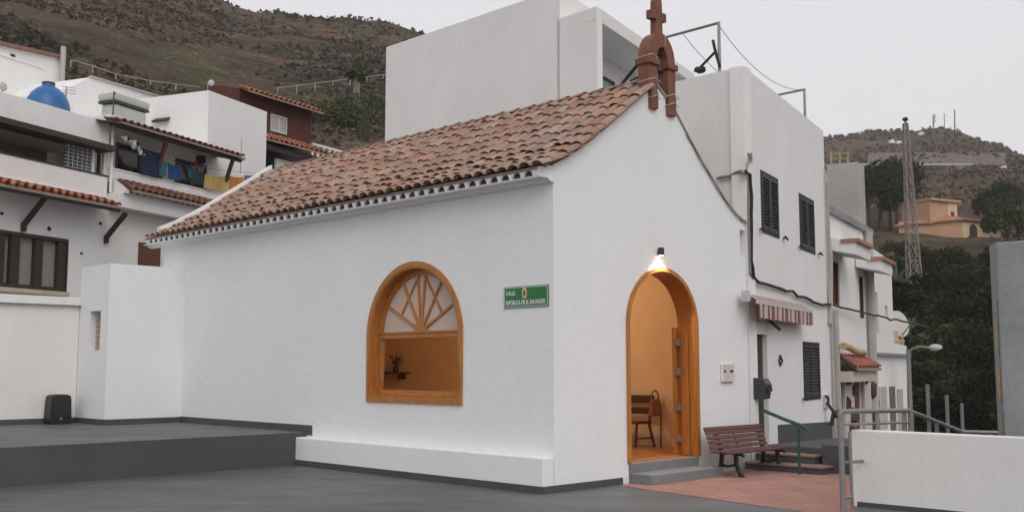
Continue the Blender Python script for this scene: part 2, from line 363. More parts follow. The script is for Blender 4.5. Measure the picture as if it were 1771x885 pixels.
# ------------------------------------------------------------------ plaza, terrace, paving, street
pz = MB(); wl = ground(1476, 874)
poly = [V(-32, -14, 0), V(wl.x + r2 * 14, -14, 0), wl + (-VV) * 14, wl, V(5.55, 17.35, 0), HF.w(6.1, 1.0, 0), HF.w(6.1, -2, 0), V(-2, 31, 0), V(-32, 31, 0)]
m_ = len(poly); pz.v = [Vector((p.x, p.y, 0)) for p in poly] + [Vector((p.x, p.y, -1.6)) for p in poly]
pz.f = [tuple(range(m_))] + [(i, (i + 1) % m_, m_ + (i + 1) % m_, m_ + i) for i in range(m_)]
pz.build('plaza_ground', GREYP, kind='structure', center=False)
PINKB = bpy.data.materials.new('pink_brick_paving'); PINKB.use_nodes = True
def brickmat(m, ca, cb, cm, sx, rot):
    n = m.node_tree.nodes; L = m.node_tree.links; b = n['Principled BSDF']; b.inputs['Roughness'].default_value = .85
    g = n.new('ShaderNodeNewGeometry'); mp = n.new('ShaderNodeMapping'); mp.inputs['Rotation'].default_value = (0, 0, rot); L.new(g.outputs['Position'], mp.inputs[0])
    t = n.new('ShaderNodeTexBrick'); t.inputs['Scale'].default_value = sx; t.inputs['Color1'].default_value = (*ca, 1); t.inputs['Color2'].default_value = (*cb, 1); t.inputs['Mortar'].default_value = (*cm, 1)
    t.inputs['Mortar Size'].default_value = .012; t.inputs['Brick Width'].default_value = .22; t.inputs['Row Height'].default_value = .11; L.new(mp.outputs[0], t.inputs['Vector'])
    z = n.new('ShaderNodeTexNoise'); z.inputs['Scale'].default_value = 1.6; z.inputs['Detail'].default_value = 8; L.new(g.outputs['Position'], z.inputs['Vector'])
    q = n.new('ShaderNodeMixRGB'); q.blend_type = 'MULTIPLY'; q.inputs[0].default_value = 1; r = n.new('ShaderNodeMapRange'); r.inputs['To Min'].default_value = .65; r.inputs['To Max'].default_value = 1.3
    L.new(z.outputs['Fac'], r.inputs[0]); L.new(t.outputs['Color'], q.inputs[1]); L.new(r.outputs[0], q.inputs[2]); L.new(q.outputs[0], b.inputs['Base Color'])
brickmat(PINKB, (.30, .145, .115), (.36, .18, .145), (.24, .14, .115), 1.0, math.radians(45))
pk = MB(); p0 = ground(1071, 839); p1 = ground(1320, 875); d01 = (p1 - p0).normalized()
pp = [p0, p0 + d01 * 4.6, V(wl.x - .1, wl.y - .35, 0), V(wl.x + .02, wl.y + .05, 0), V(5.5, 17.3, 0), HF.w(.4, .05, 0), FR.w(4.9, .02, 0), FR.w(1.6, .02, 0)]
pk.add([V(p.x, p.y, .004) for p in pp], [tuple(range(len(pp)))]); pk.build('paving', PINKB, kind='structure', center=False)
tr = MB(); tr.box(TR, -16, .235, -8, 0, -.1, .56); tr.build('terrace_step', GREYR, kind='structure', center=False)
tr = MB(); tr.box(TR, -16, .235, -8, .004, .561, .572); tr.build('terrace_floor', GREYP, kind='structure', center=False)
ut = MB(); ut.v = [Vector(p) for p in (BS.w(1.3, -.2, 2.45), BS.w(1.3, 14, 2.45), BS.w(14, 14, 2.45), BS.w(16, -8, 2.45), BS.w(4.4, -2.3, 2.45))]
ut.f = [(0, 1, 2, 3, 4)]; ut.build('upper_street', CONC, kind='structure', center=False)
stt = MB()
for i in range(12):
    a0, a1 = 6.1 + i * 3, 9.1 + i * 3; z0, z1 = -.25 - .16 * i * (1 + i * .05), -.25 - .16 * (i + 1) * (1 + (i + 1) * .05)
    stt.add([HF.w(a0, -.5, z0), HF.w(a0, 3.6, z0), HF.w(a1, 3.6, z1), HF.w(a1, -.5, z1)], [(0, 1, 2, 3)])
stt.build('street', CONC, kind='structure', center=False)
# ------------------------------------------------------------------ the chapel
CH = thing('chapel', 'small white chapel with brown tiled roof, arched pine door and bell gable', 'chapel', C0)
WLEN, WCH, TH = 11.75, 4.98, .30
LPROF = [(-.36, 4.55), (0, 4.69), (.36, 4.868), (.72, 5.088), (1.08, 5.335), (2.09, 6.07), (2.43, 6.33)]
RPROF = [(2.43, 6.33), (2.93, 5.98), (3.24, 5.66), (3.67, 5.23), (4.02, 4.93), (4.36, 4.64), (4.65, 4.45), (4.87, 4.35), (5.0, 4.32)]
DOOR = arch(1.65, 3.43, -.05, 2.38, 28); WIN = arch(1.90, 4.28, 1.165, 2.24, 28)
DOOR[0] = (1.65, .0); DOOR[1] = (3.43, .0)
# front wall: gable outline with a small notch under the right eave
out = [(0, -.2), (WCH, -.2), (WCH, 3.62), (WCH - .17, 3.68), (WCH - .17, 4.12), (WCH, 4.12)] + [(t - .01, z - .05) for t, z in reversed(RPROF[1:])] + [(t, z - .07) for t, z in reversed(LPROF[1:])]
mb = MB(); mb.panel(FR, out, [[(a, max(c, -.0)) for a, c in DOOR]], -TH, 0)
front = mb.build('front_wall', WHITE, CH)
mb = MB(); mb.panel(LW, [(TH, -.2), (WLEN, -.2), (WLEN, 4.62), (TH, 4.62)], [WIN], -TH, 0); side = mb.build('side_wall', WHITE, CH)
mb = MB(); mb.box(FR, WCH - TH, WCH - .003, -WLEN, -TH - .002, -.2, 4.25); mb.build('side_wall', WHITE, CH)
mb = MB(); mb.panel(FR, [(TH, -.2), (WCH - TH - .003, -.2)] + [(min(t, WCH - TH - .003), z - .12) for t, z in reversed(RPROF[1:-2])] + [(t, z - .12) for t, z in reversed(LPROF[2:])] + [(TH, 4.7)], [], -WLEN, -WLEN + TH); mb.build('back_wall', WHITE, CH)
# painted base strips
mb = MB(); mb.box(BL, -.012, 6.064, -.02, .012, -.05, .10); mb.box(FR, -.241, 1.50, -.02, .010, -.05, .10); mb.build('base_strip', GREYR, front)
mb = MB(); mb.box(LW, 5.88, 10.74, -.02, .012, .52, .695); mb.build('base_strip', GREYR, side)
# masonry bench along the side wall
mb = MB(); mb.box(BL, 0.0, 6.064, -.229, 0, -.1, .49); mb.build('wall_bench', WHITE, CH, bevel=.018)
# eave: cornice, scalloped white course
mb = MB(); mb.hexa([LW.w(a, b, c) for c, bb in ((4.365, .07), (4.41, .15)) for a, b in ((-.03, 0), (-.03, bb), (WLEN + .5, bb), (WLEN + .5, 0))]); mb.build('cornice', WHITE, side)
NT = 51; PIT = (WLEN + .30) / NT; S0 = -.14
holes = []
for i in range(NT):
    c = S0 + PIT * (i + .5); h = [(c + .088 * math.cos(math.pi * k / 8), 4.434 + .090 * math.sin(math.pi * k / 8)) for k in range(9)]
    holes.append(h)
mb = MB(); mb.panel(LW, [(.0, 4.427), (S0 + PIT * NT + .05, 4.427), (S0 + PIT * NT + .05, 4.56), (.0, 4.56)], holes[1:], .12, .29)
mb.build('scalloped_eave', WHITE, side)
mb = MB(); mb.box(LW, .06, WLEN + .1, .0, .255, 4.431, 4.55); mb.build('eave_hole_shade', mat('painted_hole_shade', (.06, .035, .026), .9, .2, 8), side)  # dark plug: shade inside the scallop holes is put into its colour
mb = MB(); mb.box(LW, .004, .058, .0, .1195, 4.428, 4.60); mb.build('eave_end', WHITE, side)
mb = MB(); mb.hexa([LW.w(a, b, c) for dz in (0, .012) for a, b, c in ((.002, 0, 4.413 + dz), (WLEN + .4, 0, 4.413 + dz), (WLEN + .4, .285, 4.414 + dz), (.002, .285, 4.414 + dz))]); mb.build('eave_soffit', WHITE, side)
# roof deck
def prof_at(tab, t): return lerp(tab, t)
full = LPROF + RPROF[1:]
mb = MB()
def sfar(t): return WLEN + .33 - max(0, min(1, (t + .37) / 2.8)) * .75
k = len(full); ring = []
for s_, dz in ((0, 0),):
    pass
vs = []
for t, z in [(-.30, 4.573)] + full[1:]:
    b = -.03
    vs += [C0 + U * t - VV * b + Z * (z - .02), C0 + U * t + VV * sfar(t) + Z * (z - .02), C0 + U * t - VV * b + Z * (z - .055), C0 + U * t + VV * sfar(t) + Z * (z - .055)]
fs = []
for i in range(k - 1):
    a, b = i * 4, i * 4 + 4
    fs += [(a, b, b + 1, a + 1), (a + 2, a + 3, b + 3, b + 2), (a, a + 2, b + 2, b), (a + 1, b + 1, b + 3, a + 3)]
fs += [(0, 1, 3, 2), (4 * k - 4, 4 * k - 2, 4 * k - 1, 4 * k - 3)]
mb.add(vs, fs); roof = mb.build('roof', MORTAR, CH)
# barrel tiles on the slope seen from the plaza
def slope_pts(tab):
    L = [0]
    for (t0, z0), (t1, z1) in zip(tab, tab[1:]): L.append(L[-1] + math.hypot(t1 - t0, z1 - z0))
    return L
LL = slope_pts(LPROF)
def on_slope(q):
    tt = lerp(list(zip(LL, [p[0] for p in LPROF])), q); zz = lerp(list(zip(LL, [p[1] for p in LPROF])), q)
    t2 = lerp(list(zip(LL, [p[0] for p in LPROF])), min(LL[-1], q + .05)); z2 = lerp(list(zip(LL, [p[1] for p in LPROF])), min(LL[-1], q + .05))
    if q + .05 > LL[-1]: t0_ = lerp(list(zip(LL, [p[0] for p in LPROF])), q - .05); z0_ = lerp(list(zip(LL, [p[1] for p in LPROF])), q - .05); t2, z2 = tt + (tt - t0_), zz + (zz - z0_)
    return tt, zz, t2, z2
def barrel(mb, o, along, up, across, L, r0, r1, lift0, lift1, concave=False, th=.014, n=6):
    """half-round tile; o = lower end on the surface"""
    R = []
    for f, rr, lf in ((0, r0, lift0), (L, r1, lift1)):
        for d in (0, -th):
            R.append([o + along * f + up * (lf + (1 if not concave else -1) * (rr + d) * math.sin(math.pi * j / n) * .64) + across * ((rr + d) * math.cos(math.pi * j / n)) for j in range(n + 1)])
    m = n + 1; vs = [p for r in R for p in r]; fs = []
    for j in range(n):
        fs += [(j, j + 1, 2 * m + j + 1, 2 * m + j), (m + j, 3 * m + j, 3 * m + j + 1, m + j + 1), (j, m + j, m + j + 1, j + 1), (2 * m + j, 2 * m + j + 1, 3 * m + j + 1, 3 * m + j)]
    fs += [(0, 2 * m, 3 * m, m), (n, m + n, 3 * m + n, 2 * m + n)]
    mb.add(vs, fs)
mb = MB(); EXP = .335
nrow = int(LL[-1] / EXP) + 1
for i in range(NT + 1):
    sc = S0 + PIT * (i + .5)
    jx = RND.uniform(-.09, .09)
    for r in range(nrow):
        q = (r * EXP + RND.uniform(-.035, .035) + jx) if r else RND.uniform(-.012, .012)
        if q > LL[-1] - (.40 if i < 2 else .12): continue
        t, z, t2, z2 = on_slope(max(0, q)); al = (U * (t2 - t) + Z * (z2 - z)).normalized()
        up = VV.cross(al); up = up if up.z > 0 else -up
        if sc <= sfar(t) - .02 and i < NT:
            o = C0 + U * t + VV * (sc + RND.uniform(-.012, .012)) + Z * z
            L = min(.50, LL[-1] - q + (.04 if i > 1 else -.12))
            al2 = (al + VV * RND.uniform(-.03, .03)).normalized()
            barrel(mb, o - up * .025, al2, up, VV, L, .108 + RND.uniform(-.006, .006), .090, .044 + RND.uniform(-.007, .008), .020)
        sp = sc - PIT / 2
        if 0 < i and sp <= sfar(t) - .02:                  # channel tile between
            o = C0 + U * t + VV * sp + Z * z + up * .056
            barrel(mb, o + al * .03, al, up, VV, min(.44, LL[-1] - q), .085, .100, .010, -.012, True)
tiles = mb.build('roof_tiles', TILE, roof)
# ridge caps, verge mortar, right verge tiles
mb = MB(); x = .22
while x < 11.0:
    o = C0 + U * 2.43 + VV * x + Z * 6.30
    barrel(mb, o, VV, Z, U, .46, .105 + RND.uniform(-.005, .005), .09, .045, .02, n=8); x += .40 + RND.uniform(-.02, .02)
mb.build('ridge_tiles', TILE, roof)
mb = MB()
for (t0, z0), (t1, z1) in zip(LPROF[1:], LPROF[2:]):
    s0, s1 = sfar(t0), sfar(t1)
    mb.hexa([C0 + U * t + VV * (s + ds) + Z * (z + dz) for dz in (-.10, .15) for t, z, s, ds in ((t0, z0, s0, -.03), (t1, z1, s1, -.03), (t1, z1, s1, .11), (t0, z0, s0, .11))])
mb.build('verge', WHITE, roof)
mb = MB()
for (t0, z0), (t1, z1) in zip(RPROF, RPROF[1:]):
    mb.hexa([FR.w(t, b, z + dz) for dz in (-.055, -.025) for t, z, b in ((t0, z0, -.1), (t0, z0, .03), (t1 + .003, z1, .03), (t1 + .003, z1, -.1))])
mb.build('verge', CONCL, roof)
# interior shell
mb = MB(); mb.box(FR, TH, WCH - TH, -WLEN + TH, -TH, .15, .30); mb.box(FR, 1.65, 3.43, -TH, -.012, .15, .30); mb.build('floor', INTF, CH)
mb = MB(); mb.box(FR, WCH - TH - .012, WCH - TH - .004, -WLEN + TH + .02, -TH - .01, .30, 4.2); mb.box(FR, TH + .01, WCH - TH - .02, -WLEN + TH + .004, -WLEN + TH + .012, .30, 4.6)
mb.panel(FR, rect(TH + .01, WCH - TH - .02, .3, 4.2), [[(a, max(c, .301)) for a, c in arch(1.64, 3.44, .301, 2.385, 16)]], -TH - .012, -TH - .004)
mb.panel(LW, rect(TH + .03, WLEN - TH - .03, .3, 4.4), [arch(1.89, 4.29, 1.16, 2.245, 16)], -TH - .012, -TH - .004); mb.build('interior_plaster', INTW, CH)
mb = MB(); mb.box(FR, TH, WCH - TH, -WLEN + TH, -TH, 4.2, 4.26); mb.build('ceiling', INTW, CH)
# door: lining, architrave, hinges, open leaf, threshold
dA = arch(1.65, 3.43, .305, 2.38, 28); path = [dA[1]] + dA[2:] + [dA[0]]
dr = MB(); dr.sweep(FR, path, [(.001, .026), (.045, .026), (.045, -TH - .03), (.001, -TH - .03)]); DF = dr.build('door_frame', PINED, CH, bevel=.006)
mb = MB(); mb.sweep(FR, path, [(-.035, .001), (-.035, .04), (.03, .04), (.03, .029), (.0, .029), (.0, .001)]); mb.build('door_moulding', PINE, DF)
mb = MB(); mb.box(FR, 3.335, 3.36, -TH + .06, -.10, .31, 2.35); mb.build('door_panel', PINED, DF, bevel=.004)
mb = MB(); mb.box(FR, 3.30, 4.18, -TH - .085, -TH - .035, .315, 2.38); mb.box(FR, 3.40, 4.08, -TH - .10, -TH - .086, .5, 2.2)
leaf = mb.build('door_leaf', PINE, CH, bevel=.004)
for c in (.52, 1.02, 1.60, 2.08):
    mb = MB(); mb.box(FR, 3.315, 3.336, -TH - .015, -TH + .055, c, c + .12); mb.tube([FR.w(3.318, -TH - .016, c), FR.w(3.318, -TH - .016, c + .12)], .009); mb.build('hinge', STEEL, leaf)
# stone steps at the door
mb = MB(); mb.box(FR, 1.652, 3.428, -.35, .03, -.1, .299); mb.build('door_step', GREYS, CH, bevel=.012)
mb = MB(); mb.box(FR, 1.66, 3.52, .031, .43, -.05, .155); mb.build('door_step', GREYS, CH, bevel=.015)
# window
wp = arch(1.90, 4.28, 1.165, 2.24, 28)
WI = thing('w', None, None, (0, 0, 0)); bpy.data.objects.remove(WI)
mb = MB(); mb.sweep(LW, wp, [(-.012, -.001), (-.012, .03), (.075, .03), (.075, .018), (.10, .018), (.10, -TH), (-.002, -TH), (-.002, -.001)], closed=True); WF = mb.build('window_frame', PINE, CH)
ip = arch(2.02, 4.16, 1.285, 2.24, 28)
mb = MB(); mb.sweep(LW, ip, [(-.03, -.20), (-.03, -.15), (.075, -.15), (.075, -.20)], closed=True); mb.build('sash', PINE, WF, bevel=.004)
mb = MB(); mb.box(LW, 2.03, 4.15, -.205, -.135, 2.205, 2.31); mb.box(LW, 2.03, 4.15, -.135, -.115, 2.285, 2.315); mb.build('transom', PINE, WF, bevel=.004)
mb = MB(); cx, cz, rr = 3.09, 2.31, .93
def spoke(a, r0=.13, r1=rr, w=.038):
    mb.bar(LW.w(cx + r0 * math.cos(a), -.165, cz + r0 * math.sin(a)), LW.w(cx + r1 * math.cos(a), -.165, cz + r1 * math.sin(a)), .03, w, LW.n.cross(LW.a * math.cos(a) + Z * math.sin(a)))
for d in (27, 60, 84, 96, 122, 152): spoke(math.radians(d))
for sx in (-1, 1):
    mb.bar(LW.w(cx + sx * .05, -.168, cz + .95), LW.w(cx + sx * .50, -.168, cz + .30), .026, .032, Z.cross(LW.n))
hub = [(cx + .16 * math.cos(math.pi * k / 10), cz + .16 * math.sin(math.pi * k / 10)) for k in range(11)]
mb.panel(LW, hub, [], -.19, -.14); mb.build('fanlight_bars', PINE, WF)
gl = [(cx + .99 * math.cos(math.pi * k / 20), 2.26 + .97 * math.sin(math.pi * k / 20)) for k in range(21)]
mb = MB(); mb.panel(LW, gl, [], -.186, -.18); mb.build('pane', FROST, WF)
for c in (1.50, 2.02):
    mb = MB(); mb.box(LW, 4.055, 4.075, -.15, -.125, c, c + .13); mb.tube([LW.w(4.06, -.128, c), LW.w(4.06, -.128, c + .13)], .012); mb.build('hinge', STEEL, WF)
# bell gable
BT0, BT1, BG0, BG1 = 2.19, 2.91, 2.43, 2.71
mb = MB()
oc = arch(BT0, BT1, 6.62, 6.72, 18); oc = oc[2:]
outer = [(BT0, 6.05), (BT0, 6.6)] ; 
pts_o = [(BT1, 5.98), ] + [(x, 6.68 + (y - 6.72) * 1.25) for x, y in oc] + [(BT0, 6.12)]
inn = [(BG0, 6.12)] + list(reversed([(2.57 + .14 * math.cos(math.pi * i / 12), 6.66 + .24 * math.sin(math.pi * i / 12)) for i in range(13)])) + [(BG1, 5.98)]
mb.panel(FR, pts_o + inn, [], -.15, .055); BG = mb.build('bell_gable', STONE, CH, bevel=.02)
for a0, a1, c0 in ((2.25, 2.43, 5.84), (2.71, 2.908, 5.80)):
    mb = MB(); mb.hexa([FR.w(a, b, c) for c, lo in ((c0, 1), (6.12, 0)) for a, b in ((a0, -.05), (a1, -.05), (a1, .075 - .01 * lo), (a0, .075 - .01 * lo))]); mb.build('leg', STONE, BG, bevel=.008)
for a0, a1 in ((2.155, 2.46), (2.68, 2.945)):
    mb = MB(); mb.box(FR, a0, a1, -.19, .095, 6.56, 6.66); mb.build('impost', STONE, BG, bevel=.012)
mb = MB(); cx_ = 2.56
pc = [(cx_ - .09, 7.08), (cx_ + .09, 7.08), (cx_ + .08, 7.36), (cx_ + .19, 7.36), (cx_ + .19, 7.50), (cx_ + .08, 7.50), (cx_ + .075, 7.68), (cx_ + .04, 7.73), (cx_ - .04, 7.73), (cx_ - .075, 7.68), (cx_ - .08, 7.50), (cx_ - .19, 7.50), (cx_ - .19, 7.36), (cx_ - .08, 7.36)]
mb.panel(FR, pc, [], -.11, .01); mb.build('cross', STONE, BG, bevel=.02)
BRONZE = mat('bell_bronze', (.05, .035, .028), .5, .2, 9, metal=.5)
mb = MB(); mb.lathe(FR.w(2.57, -.05, 6.50), [(.105, 0), (.10, .02), (.075, .08), (.062, .17), (.045, .21), (.015, .22), (.012, .30)], 18); mb.tube([FR.w(2.44, -.05, 6.80), FR.w(2.69, -.05, 6.80)], .015); mb.build('bell', BRONZE, BG, smooth=True)
# strings of lights wound round the bell gable
WIRE = mat('pale_light_string', (.55, .50, .45), .6, .1, 20)
def lights(pts): 
    m_ = MB(); m_.tube(pts, .006, 5); m_.build('light_string', WIRE, BG)
for c, t0, t1 in ((6.30, 2.16, 2.46), (6.03, 2.24, 2.46), (6.12, 2.66, 2.95), (5.98, 2.68, 2.94), (6.69, 2.13, 2.40)):
    lights([FR.w(t0, -.155, c - .03), FR.w(t0, .1, c - .02), FR.w((t0 + t1) / 2, .105, c + .03), FR.w(t1, .1, c - .015), FR.w(t1 + .01, -.155, c)])
lights([FR.w(2.62, .07, 7.13), FR.w(2.63, .07, 6.95), FR.w(2.66, .02, 6.86)])
# ------------------------------------------------------------------ things on and in the chapel
lm = thing('wall_lamp', 'small dark downlight lit above the arched door', 'lamp', FR.w(2.45, .0, 3.48))
mb = MB(); mb.lathe(FR.w(2.45, .06, 3.488), [(.046, 0), (.05, .004), (.05, .118), (.046, .122)], 20); mb.build('lamp_housing', DKMET, lm, bevel=.006)
mb = MB(); mb.lathe(FR.w(2.45, .06, 3.483), [(.036, 0), (.036, .0045)], 16); mb.build('lamp_lens', emit('lamp_lens_glow', (1, .97, .9), 12), lm)
ld = bpy.data.lights.new('wall_lamp_beam', 'SPOT'); ld.energy = 150; ld.spot_size = math.radians(100); ld.spot_blend = .25; ld.shadow_soft_size = .02; ld.color = (1, .96, .88)
lo_ = bpy.data.objects.new('wall_lamp_beam', ld); COL.objects.link(lo_); lo_.parent = lm; lo_.location = FR.w(2.45, .06, 3.478) - lm.location
lo_.rotation_euler = (V(0, 0, -1) + FR.n * -.02).to_track_quat('-Z', 'Y').to_euler()
ild = bpy.data.lights.new('interior_lamp', 'POINT'); ild.energy = 82; ild.color = (1, .78, .52); ild.shadow_soft_size = .15
pl = thing('pendant_lamp', 'warm lamp lit inside the chapel', 'lamp', FR.w(2.45, -3.5, 3.7))
mb = MB(); mb.lathe(FR.w(2.45, -3.5, 3.62), [(.10, 0), (.14, .06), (.14, .12), (.08, .2), (.02, .24)], 16); mb.build('bulb', emit('warm_bulb', (1, .62, .3), 6), pl)
mb = MB(); mb.tube([FR.w(2.45, -3.5, 3.86), FR.w(2.45, -3.5, 4.2)], .012); mb.build('cord', DKMET, pl)
io = bpy.data.objects.new('interior_lamp', ild); COL.objects.link(io); io.parent = pl; io.location = FR.w(2.45, -3.5, 3.45) - pl.location
# street sign
a0, c0 = LW.px(949.5, 528.5); a1, c1 = LW.px(872.5, 497)
a0, a1, c0, c1 = .085, .985, 2.595, 2.905
SG = thing('street_sign', 'green enamel street name sign on the white side wall', 'sign', LW.w((a0 + a1) / 2, 0, c0))
mb = MB(); mb.box(LW, a0, a1, .003, .018, c0, c1); mb.build('plate', GREEN, SG, bevel=.004)
mb = MB(); w_ = .008
for r_ in (rect(a0 + .012, a1 - .012, c0 + .012, c0 + .012 + w_), rect(a0 + .012, a1 - .012, c1 - .012 - w_, c1 - .012), rect(a0 + .012, a0 + .012 + w_, c0 + .022, c1 - .022), rect(a1 - .012 - w_, a1 - .012, c0 + .022, c1 - .022)):
    mb.box(LW, r_[0][0], r_[1][0], .018, .0195, r_[0][1], r_[2][1])
mb.build('border', LETTER, SG)
def text(body, F, a, c, size, m, parent, name, width=None, b=.021, bold=.0, flip=True):
    cu = bpy.data.curves.new(name, 'FONT'); cu.body = body; cu.size = size; cu.extrude = .0008; cu.offset = bold
    o = bpy.data.objects.new(name + '_tmp', cu); COL.objects.link(o); dg = bpy.context.evaluated_depsgraph_get(); dg.update()
    me = bpy.data.meshes.new_from_object(o.evaluated_get(dg)); bpy.data.objects.remove(o)
    xs = [v.co.x for v in me.vertices]; k = width / (max(xs) - min(xs)) if width else 1; x0 = min(xs)
    sg = -1 if flip else 1
    org = worg(parent)
    for v in me.vertices:
        v.co = F.w(a + sg * (v.co.x - x0) * k, b + v.co.z, c + v.co.y) - org
    me.materials.clear(); me.materials.append(m); ob = bpy.data.objects.new(name, me); COL.objects.link(ob); ob.parent = parent; return ob
text('CALLE', LW, a1 - .05, c0 + .185, .085, LETTER, SG, 'lettering', .19, bold=.0015)
text('REPÚBLICA DE EL SALVADOR', LW, a1 - .05, c0 + .045, .088, LETTER, SG, 'lettering', .80, bold=.0022)
mb = MB(); ac = .555; sh_ = [(ac - .045, 2.855), (ac - .045, 2.765), (ac - .03, 2.735), (ac, 2.722), (ac + .03, 2.735), (ac + .045, 2.765), (ac + .045, 2.855)]
mb.panel(LW, sh_, [], .018, .021); mb.box(LW, ac - .03, ac + .03, .018, .021, 2.857, 2.88); CR = mb.build('crest', mat('crest_cream', (.62, .56, .36), .5, .1, 40), SG)
mb = MB(); mb.panel(LW, [(ac - .022, 2.84), (ac - .022, 2.77), (ac, 2.75), (ac + .022, 2.77), (ac + .022, 2.84)], [], .0212, .023); mb.build('crest_field', mat('crest_red', (.30, .05, .03), .5, .2, 60), CR)
# meter cover on the front wall
a0, c0 = FR.px(1246, 660); a1, c1 = FR.px(1266, 629)
MT = thing('meter_box', 'small pale meter box set in the chapel front above the bench', 'meter box', FR.w((a0 + a1) / 2, 0, c0))
mb = MB(); mb.box(FR, a0, a1, .002, .05, c0, c1); mb.build('door', mat('meter_cover', (.62, .58, .54), .5, .08, 8), MT, bevel=.006)
mb = MB(); mb.box(FR, a0 + .62 * (a1 - a0), a1 - .05, .05, .056, c0 + .16, c1 - .1); mb.build('viewing_pane', GLASSD, MT)
mb = MB(); mb.box(FR, a0 + .12 * (a1 - a0), a0 + .25 * (a1 - a0), .05, .056, c0 + .16, c0 + .20); mb.build('latch', DKMET, MT)
# wooden pew inside the door, along the right inner wall
RI = Fr(FR.w(WCH - TH - .012, 0, .30), VV, -U)          # a = distance from the front plane, b = into the room
cA = RI.px(1133, 705, .18)[0] + .08
PW = thing('wooden_pew', 'dark wooden pew seen through the arched door', 'pew', RI.w(cA + .6, .3, 0))
PWD = mat('dark_pew_wood', (.075, .028, .014), .4, .25, 8, stretch=(5, 5, 1))
e0, e1 = cA - .02, cA + 1.7
mb = MB(); mb.box(RI, e0, e1, .20, .62, .42, .46); mb.build('seat', PWD, PW, bevel=.008)
mb = MB(); mb.box(RI, e0, e1, .14, .165, .58, .70); mb.box(RI, e0, e1, .12, .145, .78, .92); mb.build('backrest', PWD, PW, bevel=.006)
for a_ in (e0 + .06, e1 - .08):
    mb = MB(); mb.bar(RI.w(a_, .22, .44), RI.w(a_ - .05, .12, 0), .035, .035); mb.bar(RI.w(a_, .2, .44), RI.w(a_, .13, .93), .035, .03); mb.build('leg', PWD, PW)
    mb = MB(); mb.bar(RI.w(a_, .56, .44), RI.w(a_, .62, 0), .035, .035); mb.bar(RI.w(a_ - .025, .17, .16), RI.w(a_, .59, .16), .022, .022); mb.build('leg', PWD, PW)
BAGM = mat('brown_leather', (.26, .10, .04), .5, .2, 12)
bg_ = thing('shoulder_bag', 'brown leather bag hanging on the end of the pew', 'bag', RI.w(e0 - .06, .18, .5))
mb = MB(); mb.hexa([RI.w(e0 - .06 + a, .18 + b, c) for c, k in ((.55, 1), (.86, .8)) for a, b in ((-.05 * k, -.15 * k), (.05 * k, -.15 * k), (.05 * k, .15 * k), (-.05 * k, .15 * k))]); mb.build('pouch', BAGM, bg_, bevel=.03)
mb = MB(); mb.tube([RI.w(e0 - .06, .18 + .11 * math.cos(math.pi * k / 10), .84 + .17 * math.sin(math.pi * k / 10)) for k in range(11)], .013); mb.build('strap', BAGM, bg_)
mb = MB(); mb.tube([RI.w(e0 - .16, .16, 0), RI.w(e0 - .13, .10, .58)], .014, 8); tag(mb.build('walking_stick', PWD), 'wooden walking stick leaning beside the bag', 'stick')
# shelf with flowers seen through the window
aS = RI.px(700, 643, .15)[0]; zS = RI.px(685, 643, .15)[1]
aS0 = aS; aS1 = RI.px(664, 643, .15)[0]
SHF = thing('wall_shelf', 'dark wall shelf inside behind the arched window', 'shelf', RI.w(aS0 + .3, .1, zS))
mb = MB(); mb.box(RI, aS0, aS0 + 1.1, .0, .28, zS - .03, zS); mb.build('board', PWD, SHF)
for q_ in (.15, .95):
    mb = MB(); mb.box(RI, aS0 + q_, aS0 + q_ + .03, .0, .22, zS - .16, zS - .031); mb.build('bracket', PWD, SHF)
FLW = mat('dried_flowers', (.20, .06, .03), .8, .4, 30); vz = thing('flower_vase', 'vase of small flowers on the wall shelf', 'vase', RI.w(aS0 + .34, .14, zS))
mb = MB(); mb.lathe(RI.w(aS0 + .34, .14, zS), [(.05, 0), (.075, .05), (.06, .13), (.035, .18), (.045, .2)], 14); mb.build('pot', PWD, vz, smooth=True)
mb = MB()
for i in range(26):
    d = V(RND.gauss(0, 1), RND.gauss(0, 1), RND.uniform(.3, 1.6)).normalized(); k_ = RND.uniform(.08, .24); o_ = RI.w(aS0 + .34, .14, zS + .2); mb.blob(o_ + d * k_, .022, .2, 1); mb.tube([o_ - Z * .03, o_ + d * k_], .004, 4)
tag(mb.build('flowers', FLW, vz), kind='stuff')
# loudspeaker on the terrace
sp0 = ground(105, 733, .572); SF = Fr(sp0, U, -VV)
SPK = thing('loudspeaker', 'black loudspeaker standing on the raised terrace by the white wall', 'loudspeaker', sp0)
mb = MB(); mb.panel(SF, [(-.20, .0), (.20, .0), (.225, .08), (.205, .50), (.19, .57), (.12, .60), (-.12, .60), (-.19, .57), (-.205, .50), (-.225, .08)], [], -.34, -.0); mb.build('cabinet', BLACKP, SPK, bevel=.02)
mb = MB(); mb.panel(SF, [(-.17, .16), (.17, .16), (.165, .52), (.14, .55), (-.14, .55), (-.165, .52)], [], .001, .012); mb.build('grille', mat('speaker_grille', (.02, .02, .021), .8, .3, 90), SPK)
mb = MB(); mb.panel(SF, [(-.03, .10), (.03, .10), (.0, .145)], [], .001, .012); mb.build('badge', mat('yellow_badge', (.5, .33, .04), .4, .1, 9), SPK)
mb = MB(); mb.tube([SF.w(.2, -.3, .02), SF.w(.32, -.25, .012), SF.w(.5, -.35, .012), SF.w(.75, -.30, .012), SF.w(.85, -.7, .012)], .012, 6); tag(mb.build('power_cable', BLACKP), 'black power cable lying on the terrace beside the loudspeaker', 'cable')
